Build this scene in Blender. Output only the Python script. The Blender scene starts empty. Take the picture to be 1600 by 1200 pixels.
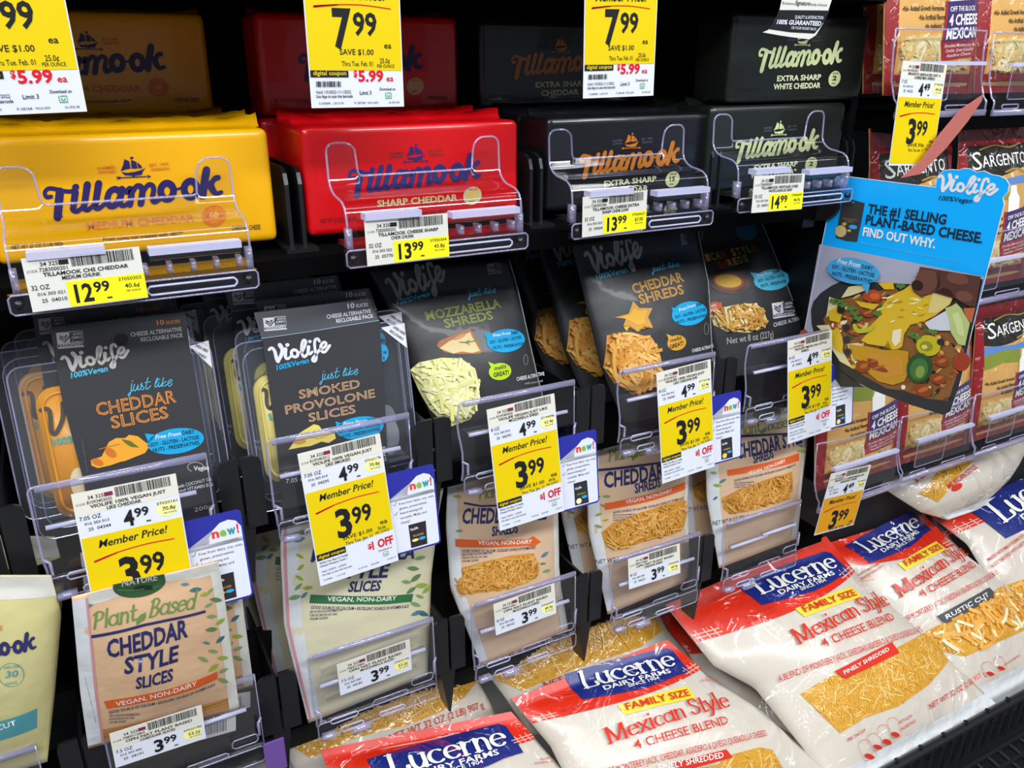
import bpy, bmesh, math, random
from mathutils import Vector, Matrix, noise
rnd = random.Random(11)
SC = bpy.context.scene
COL = SC.collection
D = math.pi / 180
# ---------------------------------------------------------------- camera
FPX = 1298.0
YAW, PIT = 28.4 * D, 21.0 * D
EYE = Vector((-.1625, -.6213, .1176))
FW = Vector((math.sin(YAW) * math.cos(PIT), math.cos(YAW) * math.cos(PIT), -math.sin(PIT)))
RT = Vector((math.cos(YAW), -math.sin(YAW), 0))
DN = FW.cross(RT)
cd = bpy.data.cameras.new('camera')
cd.sensor_width = 36
cd.lens = 36 * FPX / 1600
cd.clip_start = .01
cam = bpy.data.objects.new('camera', cd)
COL.objects.link(cam)
cam.matrix_world = Matrix.Translation(EYE) @ Matrix((RT, -DN, -FW)).transposed().to_4x4()
SC.camera = cam
# ---------------------------------------------------------------- light
w = bpy.data.worlds.new('store_air')
SC.world = w
w.use_nodes = True
w.node_tree.nodes['Background'].inputs[0].default_value = (.75, .82, 1, 1)
w.node_tree.nodes['Background'].inputs[1].default_value = .2
def strip(name, loc, rx, sx, sy, power, col=(.94, .975, 1), rz=0):
    l = bpy.data.lights.new(name, 'AREA')
    l.shape = 'RECTANGLE'; l.size = sx; l.size_y = sy; l.energy = power; l.color = col
    o = bpy.data.objects.new(name, l); COL.objects.link(o)
    o.location = loc; o.rotation_euler = (rx * D, 0, rz * D)
strip('canopy_light', (.5, -.42, .95), 28, 2.6, .10, 4)
strip('ceiling_light', (.4, -1.9, 1.5), 58, 3.2, .25, 76)
strip('ceiling_light', (1.6, -.9, 2.0), 30, .25, 2.6, 18, rz=0)
strip('ceiling_light', (-1.5, -1.0, 1.7), 0, .25, 2.6, 50)
bpy.data.objects['ceiling_light.002'].rotation_euler = (0, -50 * D, 0)
v = SC.view_settings
v.view_transform = 'Standard'; v.look = 'None'; v.exposure = 0; v.gamma = 1
try: v.use_curve_mapping = False
except Exception: pass
SC.cycles.max_bounces = 10
SC.cycles.transparent_max_bounces = 24
SC.cycles.use_denoising = True
# ---------------------------------------------------------------- materials
def C(h):
    h = h.lstrip('#')
    r = [int(h[i:i + 2], 16) / 255 for i in (0, 2, 4)]
    return tuple(x / 12.92 if x <= .04045 else ((x + .055) / 1.055) ** 2.4 for x in r) + (1,)
MATS = {}
def mat(key, col, rough=.5, coat=0, bump=0, scale=40, spec=.5, dist=.004, vary=0, stretch=None, ridge=0):
    if key in MATS: return MATS[key]
    m = bpy.data.materials.new(key); m.use_nodes = True
    nt = m.node_tree; b = nt.nodes['Principled BSDF']
    b.inputs['Base Color'].default_value = C(col)
    b.inputs['Roughness'].default_value = rough
    b.inputs['Specular IOR Level'].default_value = spec
    b.inputs['Coat Weight'].default_value = coat
    b.inputs['Coat Roughness'].default_value = .06
    if bump or vary:
        tc = nt.nodes.new('ShaderNodeTexCoord'); nz = nt.nodes.new('ShaderNodeTexNoise')
        src = tc.outputs['Object']
        if stretch:
            mp = nt.nodes.new('ShaderNodeMapping'); mp.inputs['Scale'].default_value = stretch
            nt.links.new(src, mp.inputs[0]); src = mp.outputs[0]
        nt.links.new(src, nz.inputs['Vector'])
        nz.inputs['Scale'].default_value = scale; nz.inputs['Detail'].default_value = 3
    if bump:
        if ridge:
            nz.noise_type = 'RIDGED_MULTIFRACTAL'; nz.normalize = True; nz.inputs['Distortion'].default_value = ridge; nz.inputs['Detail'].default_value = 3; nz.inputs['Offset'].default_value = .85; nz.inputs['Gain'].default_value = 1.6
        bp = nt.nodes.new('ShaderNodeBump'); bp.inputs['Strength'].default_value = bump; bp.inputs['Distance'].default_value = dist
        nt.links.new(nz.outputs['Fac'], bp.inputs['Height'])
        if not ridge: nt.links.new(bp.outputs[0], b.inputs['Normal'])
        nt.links.new(bp.outputs[0], b.inputs['Coat Normal'])
    if vary:
        mx = nt.nodes.new('ShaderNodeMix'); mx.data_type = 'RGBA'
        a = C(col); mx.inputs[6].default_value = tuple(x * (1 - vary) for x in a[:3]) + (1,)
        mx.inputs[7].default_value = tuple(min(1, x * (1 + vary)) for x in a[:3]) + (1,)
        nt.links.new(nz.outputs['Fac'], mx.inputs[0]); nt.links.new(mx.outputs[2], b.inputs['Base Color'])
    MATS[key] = m
    return m
def film(col, k='', bump=.55, scale=26, vary=0, ridge=0):   # printed glossy packaging film
    return mat('film_%s%s' % (col.strip('#'), k), col, .32, .8, bump, scale, vary=vary, dist=.012 if ridge else .006, ridge=ridge)
def paper(col): return mat('paper_' + col.strip('#'), col, .6, spec=.2)
def card(col): return mat('card_' + col.strip('#'), col, .42, .12, .12, 300, dist=.0004)
def loaf(col): return mat('loaf_' + col.strip('#'), col, .34, .35, .25, 18, dist=.003)
def clear(key, tint, fac, rough, edge=None, ior=1.45):
    if key in MATS: return MATS[key]
    m = bpy.data.materials.new(key); m.use_nodes = True
    nt = m.node_tree; nt.nodes.remove(nt.nodes['Principled BSDF'])
    out = nt.nodes['Material Output']
    tr = nt.nodes.new('ShaderNodeBsdfTransparent'); tr.inputs[0].default_value = tint
    gl = nt.nodes.new('ShaderNodeBsdfGlossy'); gl.inputs['Roughness'].default_value = rough
    fr = nt.nodes.new('ShaderNodeLayerWeight'); fr.inputs[0].default_value = .5
    pw = nt.nodes.new('ShaderNodeMath'); pw.operation = 'POWER'; pw.inputs[1].default_value = 4.5
    ad = nt.nodes.new('ShaderNodeMath'); ad.operation = 'MULTIPLY_ADD'; ad.inputs[1].default_value = ior - .6; ad.inputs[2].default_value = fac
    nt.links.new(fr.outputs['Facing'], pw.inputs[0])
    mx = nt.nodes.new('ShaderNodeMixShader')
    nt.links.new(pw.outputs[0], ad.inputs[0]); nt.links.new(ad.outputs[0], mx.inputs[0])
    nt.links.new(tr.outputs[0], mx.inputs[1]); nt.links.new(gl.outputs[0], mx.inputs[2])
    last = mx
    if edge:
        df = nt.nodes.new('ShaderNodeBsdfDiffuse'); df.inputs[0].default_value = edge[1]
        m2 = nt.nodes.new('ShaderNodeMixShader'); m2.inputs[0].default_value = edge[0]
        nt.links.new(mx.outputs[0], m2.inputs[1]); nt.links.new(df.outputs[0], m2.inputs[2]); last = m2
    nt.links.new(last.outputs[0], out.inputs['Surface'])
    MATS[key] = m
    return m
CLEAR = clear('clear_acrylic', (.95, .95, .97, 1), .085, .07)
BLIST = clear('clear_blister', (.96, .97, .98, 1), .015, .12, (.02, (.7, .75, .8, 1)), 1.3)
EDGE = clear('acrylic_edge', (.9, .9, .97, 1), .12, .12, (.26, C('#c9c6ea')))
BAR = clear('acrylic_bar', (.9, .9, .98, 1), .12, .1, (.55, C('#d4d6f2')))
POLY = clear('clear_bag_film', (.93, .93, .91, 1), .05, .09, (.13, C('#d8d2c4')))
BLACK = mat('black_plastic', '#17171a', .38, .1)
DARK = mat('dark_steel', '#0b0b0d', .6)
INK = paper('#1c1c20'); WHT = paper('#d6d9e4'); LBL = paper('#d4d2cb'); YEL = paper('#dcc000'); RED = paper('#cf1626')
# ---------------------------------------------------------------- objects
ROOT = {}
def props(o, label=None, cat=None, group=None, kind=None):
    if label: o['label'] = label
    if cat: o['category'] = cat
    if group: o['group'] = group
    if kind: o['kind'] = kind
    return o
def thing(name, label, cat, loc, group=None):
    o = bpy.data.objects.new(name, None); COL.objects.link(o)
    o.empty_display_size = .02
    o.location = loc; ROOT[o.name] = Vector(loc)
    return props(o, label, cat, group)
class MB:
    def __init__(s): s.v = []; s.f = []; s.m = []; s.mats = []
    def add(s, vs, fs, m):
        if m not in s.mats: s.mats.append(m)
        i = s.mats.index(m); b = len(s.v)
        s.v += [Vector(x) for x in vs]; s.f += [tuple(k + b for k in f) for f in fs]; s.m += [i] * len(fs)
    def box(s, lo, hi, m):
        x0, y0, z0 = lo; x1, y1, z1 = hi
        s.add([(x0, y0, z0), (x1, y0, z0), (x1, y1, z0), (x0, y1, z0), (x0, y0, z1), (x1, y0, z1), (x1, y1, z1), (x0, y1, z1)],
              [(0, 3, 2, 1), (4, 5, 6, 7), (0, 1, 5, 4), (1, 2, 6, 5), (2, 3, 7, 6), (3, 0, 4, 7)], m)
    def prism(s, pts, d, m):       # pts: world polygon, extruded by vector d
        n = len(pts); p = [Vector(x) for x in pts]; d = Vector(d)
        s.add(p + [x + d for x in p], [tuple(range(n)), tuple(range(2 * n - 1, n - 1, -1))] + [(i, i + n, (i + 1) % n + n, (i + 1) % n) for i in range(n)], m)
    def tube(s, pts, r, m, k=6, closed=False):
        p = [Vector(x) for x in pts]; n = len(p); vs = []; fs = []
        for i in range(n):
            a = p[i - 1] if (i or closed) else p[i]; b = p[(i + 1) % n] if (i < n - 1 or closed) else p[i]
            t = (b - a).normalized(); q = t.orthogonal().normalized() if i == 0 else (q - t * q.dot(t)).normalized()
            e = t.cross(q)
            vs += [p[i] + (q * math.cos(j * 2 * math.pi / k) + e * math.sin(j * 2 * math.pi / k)) * r for j in range(k)]
        for i in range(n if closed else n - 1):
            o = (i + 1) % n
            fs += [(i * k + j, i * k + (j + 1) % k, o * k + (j + 1) % k, o * k + j) for j in range(k)]
        if not closed: fs += [tuple(range(k - 1, -1, -1)), tuple(range((n - 1) * k, n * k))]
        s.add(vs, fs, m)
    def build(s, name, parent=None, smooth=False, label=None, cat=None, group=None, kind=None, loc=None):
        me = bpy.data.meshes.new(name)
        if parent is not None: o0 = ROOT[parent.name]
        elif loc is not None: o0 = Vector(loc)
        else:
            n = len(s.v); o0 = Vector((sum(x.x for x in s.v) / n, sum(x.y for x in s.v) / n, min(x.z for x in s.v)))
        me.from_pydata([x - o0 for x in s.v], [], s.f)
        for m in s.mats: me.materials.append(m)
        me.polygons.foreach_set('material_index', s.m)
        if smooth: me.polygons.foreach_set('use_smooth', [True] * len(s.f))
        me.update()
        o = bpy.data.objects.new(name, me); COL.objects.link(o)
        if parent is not None: o.parent = parent
        else: o.location = o0
        ROOT[o.name] = o0
        return props(o, label, cat, group, kind)
def dup(root, off, label, rz=0, rx=0):
    r = root.copy(); COL.objects.link(r)
    r.location = root.location + Vector(off); r.rotation_euler = (rx * D, 0, rz * D)
    if label: r['label'] = label
    for ch in list(root.children):
        c = ch.copy(); COL.objects.link(c); c.parent = r
        for g in list(ch.children):
            d = g.copy(); COL.objects.link(d); d.parent = c
    return r
def ray(px, py):
    return (RT * ((px - 800) / FPX) + DN * ((py - 600) / FPX) + FW)
def at(px, py, y):             # the point of the vertical plane at depth y that shows at this pixel
    d = ray(px, py); return EYE + d * ((y - EYE.y) / d.y)
# ---------------------------------------------------------------- flat or puffed faces that carry print
EPS = .00022
class PL:
    def __init__(s, o, lean=0, yaw=0, roll=0, mm=None, z=None, tilt=None):
        R = Matrix.Rotation(yaw * D, 3, 'Z') @ Matrix.Rotation(-lean * D, 3, 'X') @ Matrix.Rotation(roll * D, 3, 'Y')
        s.o = Vector(o); s.u = R @ Vector((1, 0, 0)); s.v = R @ Vector((0, 0, 1)); s.n = s.u.cross(s.v)
        s.mm = mm; s.z = z; s.hf = None; s.sub = .007; s.eps = EPS
    ref = None; kx = 1
    def inp(s, p):
        if s.ref: return s.ref.inp(p)
        if s.mm is not None: return Vector((p[0] * .001 * s.kx, (s.mm - p[1]) * .001))
        if s.z: p = (s.z[0] + p[0] / s.z[2], s.z[1] + p[1] / s.z[2])
        d = ray(*p); h = 0
        for _ in range(6 if s.hf else 1):
            t = ((s.o + s.n * h) - EYE).dot(s.n) / d.dot(s.n)
            q = EYE + d * t - s.o; uv = Vector((q.dot(s.u), q.dot(s.v)))
            if s.hf: h = .5 * h + .5 * s.hf(uv.x, uv.y) if _ < 5 else h
        return uv
    def W(s, u, v, h=0):
        if s.hf: h += s.hf(u, v)
        return s.o + s.u * u + s.v * v + s.n * h
    def zoom(s, x, y, sc=3.529): s.z = (x, y, sc); return s
def put(mb, p, uvs, fs, m, lay):
    mb.add([p.W(a[0], a[1], (lay + (a[2] * .06 if len(a) > 2 else 0)) * p.eps) for a in uvs], fs, m)
def Q(mb, p, pts, m, lay=1, raw=False):          # filled polygon
    uv = [Vector(x) if raw else p.inp(x) for x in pts]
    ar = sum(uv[i].x * uv[(i + 1) % len(uv)].y - uv[(i + 1) % len(uv)].x * uv[i].y for i in range(len(uv)))
    if ar < 0: uv.reverse()
    bm = bmesh.new()
    f = bm.faces.new([bm.verts.new((a.x, a.y, 0)) for a in uv])
    if p.hf or len(uv) > 4:
        bmesh.ops.triangulate(bm, faces=[f])
    if p.hf:
        for _ in range(7):
            es = [e for e in bm.edges if e.calc_length() > p.sub]
            if not es: break
            bmesh.ops.subdivide_edges(bm, edges=es, cuts=1)
            bmesh.ops.triangulate(bm, faces=bm.faces[:])
    bm.verts.index_update()
    put(mb, p, [(x.co.x, x.co.y) for x in bm.verts], [[x.index for x in g.verts] for g in bm.faces], m, lay)
    bm.free()
def E(mb, p, c, rx, ry, m, lay=1, ang=0, n=28):
    ca, sa = math.cos(ang * D), math.sin(ang * D)
    Q(mb, p, [(c[0] + rx * math.cos(t) * ca - ry * math.sin(t) * sa, c[1] + rx * math.cos(t) * sa + ry * math.sin(t) * ca) for t in [i * 2 * math.pi / n for i in range(n)]], m, lay)
def RR(mb, p, x0, y0, x1, y1, r, m, lay=1):      # rounded rectangle in input units
    pts = []
    for cx, cy, a in ((x1 - r, y0 + r, -90), (x1 - r, y1 - r, 0), (x0 + r, y1 - r, 90), (x0 + r, y0 + r, 180)):
        pts += [(cx + r * math.cos((a + k * 22.5) * D), cy + r * math.sin((a + k * 22.5) * D)) for k in range(5)]
    Q(mb, p, pts, m, lay)
def spline(pts, closed=False, k=6):
    pts = [Vector(x) for x in pts]; n = len(pts)
    if n < 3: return pts
    out = []
    for i in range(n if closed else n - 1):
        p0 = pts[i - 1] if (i or closed) else pts[0]; p1 = pts[i]; p2 = pts[(i + 1) % n]; p3 = pts[(i + 2) % n] if (i + 2 < n or closed) else pts[-1]
        for j in range(k):
            t = j / k
            out.append(.5 * ((2 * p1) + (p2 - p0) * t + (2 * p0 - 5 * p1 + 4 * p2 - p3) * t * t + (3 * p1 - p0 - 3 * p2 + p3) * t ** 3))
    if not closed: out.append(pts[-1])
    return out
def ribbon(pts, wf, closed=False):               # 2D ribbon -> verts, faces; wf(t, direction) = width
    n = len(pts); vs = []; fs = []
    for i in range(n):
        a = pts[i - 1] if (i or closed) else pts[i]; b = pts[(i + 1) % n] if (i < n - 1 or closed) else pts[i]
        d = (b - a); d = d.normalized() if d.length > 1e-9 else Vector((1, 0)); nn = Vector((-d.y, d.x))
        h = wf(i / max(1, n - 1), d) / 2
        vs += [pts[i] + nn * h, pts[i] - nn * h]
        if not closed and i in (0, n - 1):       # round cap
            s = -1 if i == 0 else 1; b0 = len(vs)
            cap = [pts[i] + (nn * math.cos(t * D) + d * s * math.sin(t * D)) * h for t in (0, 45, 90, 135, 180)]
            vs += cap; fs.append(tuple(range(b0, b0 + 5)) if s < 0 else tuple(range(b0 + 4, b0 - 1, -1)))
    idx = []; k = 0
    for i in range(n):
        idx.append(k); k += 2 + (5 if (not closed and i in (0, n - 1)) else 0)
    for i in range(n if closed else n - 1):
        a, b = idx[i], idx[(i + 1) % n]
        fs.append((a, a + 1, b + 1, b))
    return vs, fs
def ST(mb, p, pts, wd, m, lay=1, closed=False, smooth=True, k=5):    # painted stroke, width in input units
    uv = [p.inp(x) for x in pts]
    a = p.inp((pts[0][0] + wd, pts[0][1])); w2 = (a - uv[0]).length
    if smooth: uv = spline(uv, closed, k)
    vs, fs = ribbon(uv, lambda t, d: w2, closed)
    put(mb, p, vs, fs, m, lay)
# ---------------------------------------------------------------- lettering
TXT = {}
def glyphs(s, bold=0.0, frame=None):
    key = (s, bold, frame)
    if key in TXT: return TXT[key]
    c = bpy.data.curves.new('lettering', 'FONT'); c.body = s; c.resolution_u = 2; c.offset = bold; c.fill_mode = 'FRONT'
    o = bpy.data.objects.new('lettering', c); COL.objects.link(o)
    me = o.to_mesh()
    vs = [Vector((x.co.x, x.co.y)) for x in me.vertices]; fs = [tuple(f.vertices) for f in me.polygons]
    o.to_mesh_clear(); bpy.data.objects.remove(o); bpy.data.curves.remove(c)
    if not vs: vs = [Vector((0, 0)), Vector((1, 0))]
    x0 = min(x.x for x in vs); x1 = max(x.x for x in vs)
    if frame is not None: x0 -= frame - bold; x1 += frame - bold
    cap = .69
    vs = [Vector(((x.x - x0) / (x1 - x0), x.y / cap)) for x in vs]
    TXT[key] = (vs, fs)
    return TXT[key]
def lay_out(mb, p, g, a, b, h, m, lay, sh):
    vs, fs = g
    A = p.inp(a); B = p.inp(b); M = ((a[0] + b[0]) / 2, (a[1] + b[1]) / 2)
    dirv = B - A; pr = Vector((-dirv.y, dirv.x)).normalized()
    hh = abs((p.inp((M[0], M[1] - h)) - p.inp(M)).dot(pr))
    sv = dirv.normalized() * (hh * sh)
    uv = [A + dirv * q.x + (pr * hh + sv) * q.y for q in vs]
    put(mb, p, [(t.x, t.y, q[2] if len(q) > 2 else 0) for t, q in zip(uv, vs)], fs, m, lay)
def T(mb, p, s, a, b, h, m=None, lay=2, bold=0.012, sh=0):
    lay_out(mb, p, glyphs(s, bold), a, b, h, m or INK, lay, sh)
# stroke letters: lower case x-height 1, stems flagged by two-point strokes
def arc(cx, cy, rx, ry, a0, a1, n=10):
    return [(cx + rx * math.cos((a0 + (a1 - a0) * i / n) * D), cy + ry * math.sin((a0 + (a1 - a0) * i / n) * D)) for i in range(n + 1)]
SK = {
 'a': (.95, [arc(.42, .5, .36, .46, 40, 330), [(.8, 1), (.8, .25), (.92, .02)]]),
 'c': (.8, [arc(.45, .5, .38, .48, 50, 310)]),
 'd': (.95, [arc(.42, .5, .36, .48, 30, 330), [(.8, 1.65), (.8, 0)]]),
 'e': (.85, [[(.1, .55), (.8, .6)], arc(.45, .5, .37, .48, 10, 315)]),
 'f': (.6, [[(.75, 1.55), (.55, 1.65), (.38, 1.4), (.32, .6), (.3, -.5)], [(.05, .95), (.65, .95)]]),
 'i': (.4, [[(.2, 1), (.2, 0)], [(.2, 1.42), (.21, 1.46)]]),
 'j': (.4, [[(.25, 1), (.22, -.3), (.0, -.5), (-.15, -.35)], [(.27, 1.42), (.28, 1.46)]]),
 'k': (.85, [[(.18, 1.65), (.18, 0)], [(.75, .95), (.25, .5)], [(.4, .6), (.8, 0)]]),
 'l': (.4, [[(.2, 1.65), (.2, 0)]]),
 'n': (.95, [[(.18, 1), (.18, 0)], [(.18, .6), (.35, .92), (.6, .95), (.75, .7), (.76, .3), (.77, 0)]]),
 'r': (.68, [[(.18, 1), (.18, 0)], [(.18, .55), (.35, .9), (.62, .9)]]),
 's': (.7, [[(.62, .8), (.4, .98), (.15, .82), (.25, .58), (.5, .42), (.58, .18), (.35, 0), (.08, .15)]]),
 't': (.6, [[(.28, 1.4), (.27, .3), (.4, .02), (.58, .12)], [(.02, .95), (.56, .95)]]),
 'u': (.95, [[(.17, 1), (.17, .35), (.35, .02), (.6, .08), (.75, .35)], [(.76, 1), (.77, 0)]]),
 'x': (.85, [[(.1, 1), (.78, 0)], [(.75, 1), (.1, 0)]]),
 'y': (.85, [[(.08, 1), (.42, .1)], [(.78, 1), (.4, .0), (.2, -.45), (.02, -.4)]]),
 'L': (1.0, [[(.22, 1.5), (.22, 0)], [(.22, .02), (.85, .02), (.92, .35)]]),
 'M': (1.6, [[(.2, 1.5), (.2, 0)], [(.25, 1.5), (.78, .1)], [(.78, .1), (1.32, 1.5)], [(1.36, 1.5), (1.36, 0)]]),
 'S': (.95, [[(.8, 1.2), (.55, 1.5), (.2, 1.35), (.2, 1.0), (.55, .75), (.82, .5), (.7, .1), (.38, 0), (.1, .25)]]),
 'P': (1.0, [[(.3, 1.5), (.22, 0)], [(.05, 1.3), (.4, 1.55), (.85, 1.35), (.8, .9), (.3, .7)]]),
 'B': (1.05, [[(.3, 1.5), (.22, 0)], [(.1, 1.35), (.5, 1.55), (.82, 1.3), (.65, .9), (.35, .8)], [(.4, .82), (.85, .65), (.8, .15), (.4, 0), (.15, .05)]]),
 'V': (1.0, [[(.0, 1.35), (.15, 1.5), (.25, 1.2), (.4, 0)], [(.4, 0), (.75, .7), (.85, 1.5)]]),
 'F': (.9, [[(.3, 1.5), (.2, 0)], [(.1, 1.45), (.9, 1.5)], [(.25, .8), (.7, .85)]]),
 'o': (.9, [arc(.43, .5, .36, .47, 0, 360, 14)]), 'm': (1.4, [[(.18, 1), (.18, 0)], [(.18, .6), (.4, .97), (.6, .7), (.62, 0)], [(.62, .6), (.85, .97), (1.05, .7), (1.1, .1), (1.25, .05)]]),
 'g': (.9, [arc(.42, .5, .36, .48, 30, 330), [(.8, 1), (.78, -.3), (.45, -.6), (.1, -.4)]]), ' ': (.5, []),
}
def script(s, thick=.2, thin=None, serif=False, track=0):
    key = ('sk', s, thick, thin, serif)
    if key in TXT: return TXT[key]
    vs = []; fs = []; x = 0; thin = thick if thin is None else thin
    cnt = [0]
    def addr(pts, wf):
        cnt[0] += 1
        a, b = ribbon(pts, wf); k = len(vs); vs.extend(Vector((q.x, q.y, cnt[0])) for q in a); fs.extend(tuple(i + k for i in f) for f in b)
    for ch in s:
        wd, strokes = SK[ch]
        for st in strokes:
            pts = [Vector((x + q[0], q[1])) for q in st]
            if len(st) > 2: pts = spline(pts, False, 3 if len(st) > 8 else 5)
            else: pts = [pts[0].lerp(pts[1], q / 6) for q in range(7)]
            addr(pts, lambda t, d: thin + (thick - thin) * abs(d.y) ** 1.3)
            if serif and len(st) == 2 and abs(st[0][1] - st[1][1]) > .6:
                for q in st:
                    l = .2 if q[1] < .5 else .12
                    addr([Vector((x + q[0] - .2, q[1])), Vector((x + q[0] + l, q[1]))], lambda t, d: thin)
        x += wd + track
    x1 = max(q.x for q in vs); x0 = min(q.x for q in vs)
    g = ([Vector(((q.x - x0) / (x1 - x0), q.y / 1.5, q.z)) for q in vs], fs)
    TXT[key] = g
    return g
def K(mb, p, s, a, b, h, m, lay=2, thick=.2, thin=None, serif=False, sh=0):
    lay_out(mb, p, script(s, thick, thin, serif), a, b, h, m, lay, sh)
def traced(key, strokes, org, X, Y, polys=()):   # lettering drawn by hand as strokes: [(points, width, closed)]
    if key in TXT: return TXT[key]
    vs = []; fs = []
    det = X[0] * Y[1] - X[1] * Y[0]
    def n(q, c=0):
        dx, dy = q[0] - org[0], q[1] - org[1]
        return Vector(((dx * Y[1] - dy * Y[0]) / det, (dy * X[0] - dx * X[1]) / det, c))
    for c, (pts, wd, cl) in enumerate(strokes):
        p = spline([Vector(q) for q in pts], cl, 5)
        w2 = (lambda t, d, wd=wd: wd) if not isinstance(wd, tuple) else (lambda t, d, wd=wd: wd[0] + (wd[1] - wd[0]) * t)
        a, b = ribbon(p, w2, cl); k = len(vs); vs += [n(q, c) for q in a]; fs += [tuple(i + k for i in reversed(f)) for f in b]
    for pts in polys:
        k = len(vs); vs += [n(q) for q in pts]; fs.append(tuple(range(k, k + len(pts))))
    TXT[key] = (vs, fs)
    return TXT[key]
# ---------------------------------------------------------------- the setting: black dairy case
def slab(name, lo, hi, m, kind='structure'):
    b = MB(); b.box(lo, hi, m); return b.build(name, kind=kind)
slab('wall_back', (-.9, .46, -1.1), (2.2, .5, .75), DARK)
slab('wall_left', (-.94, -.05, -1.1), (-.9, .5, .75), DARK)
slab('floor', (-2.5, -3.2, -1.14), (3.6, .5, -1.1), mat('floor_tile', '#8d8a86', .35, vary=.15, scale=6))
slab('trim_1', (.59, .02, -.40), (.6, .46, .55), DARK)          # upright between the two bays
SHELF = mat('shelf_black', '#050506', .9, spec=.05)
for zs in (.188, -.012, -.212, -.412):
    slab('trim_2', (-.9, -.028, zs - .014), (.588, .46, zs), SHELF)
for zs in (.262, .064, -.14, -.352):
    slab('trim_3', (.602, -.03, zs - .012), (1.7, .46, zs), SHELF)
# ---------------------------------------------------------------- lane dividers
def divider_low(x, label):
    t = thing('lane_divider', label, 'divider', (x, -.045, -.012), 'black dividers between the cheese loaves')
    for k, dx in enumerate((-.0065, .0035)):
        b = MB()
        pts = [(x + dx, .0, -.012), (x + dx, .0, .036), (x + dx, .003, .044), (x + dx, .011, .048), (x + dx, .30, .048), (x + dx, .30, -.012)]
        b.prism(pts, (.003, 0, 0), BLACK)
        b.build('wall', t)
    b = MB(); b.box((x - .012, -.012, -.012), (x + .012, .3, -.009), BLACK); b.build('foot', t)
    return t
for x, l in ((-.0085, 'black double divider wall between the yellow and the red cheese loaves'),
             (.197, 'black double divider wall between the red and the black cheese loaves'),
             (.395, 'black double divider wall between the two lanes of black cheese loaves'),
             (.576, 'black divider wall past the white cheddar loaves, beside the bagged shreds')):
    divider_low(x, l)
def divider_tall(x, z, label, grp, w=.0155, h=.058, spike=.05):
    t = thing('lane_divider', label, 'divider', (x, -.05, z), grp)
    b = MB(); b.box((x - .0012, -.04, z), (x + .0012, .28, z + h * .85), BLACK); b.build('wall', t)
    for s in (-1, 1):
        r = .005; e = x + s * w; i = x + s * .0012
        pts = [(i, -.048, z), (i, -.048, z + h), (e - s * r, -.048, z + h), (e - s * r * .3, -.048, z + h - r * .3), (e, -.048, z + h - r), (e, -.048, z)]
        b = MB(); b.prism(pts, (0, .003, 0), BLACK)
        b.build('front_flange', t)
    b = MB(); b.prism([(x - .009, -.044, z), (x + .007, -.044, z), (x + .001, -.044, z - spike), (x - .001, -.044, z - spike)], (0, .02, 0), BLACK); b.build('tapered_foot', t)
    return t
G2 = 'black dividers of the middle shelf'; G3 = 'black dividers of the lower shelf'
for x, l in ((-.232, 'black lane divider before the orange cheddar slices, at the shelf end'), (-.0785, 'black lane divider between the cheddar slices and the smoked provolone slices'),
             (.0752, 'black lane divider between the smoked provolone slices and the mozzarella shreds'), (.228, 'black lane divider between the mozzarella shreds and the cheddar shreds'),
             (.385, 'black lane divider between the cheddar shreds and the mexican style shreds')):
    divider_tall(x, -.208, l, G2)
for x, l in ((-.216, 'black lane divider beside the pale yellow bag and the plant based cheddar slices'), (-.071, 'black lane divider between the plant based cheddar and mozzarella slices'), (.083, 'black lane divider between the plant based mozzarella slices and the first shreds bag'),
             (.234, 'black lane divider between the first and second plant based shreds bags'), (.378, 'black lane divider between the second and third plant based shreds bags')):
    divider_tall(x, -.405, l, G3)
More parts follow.
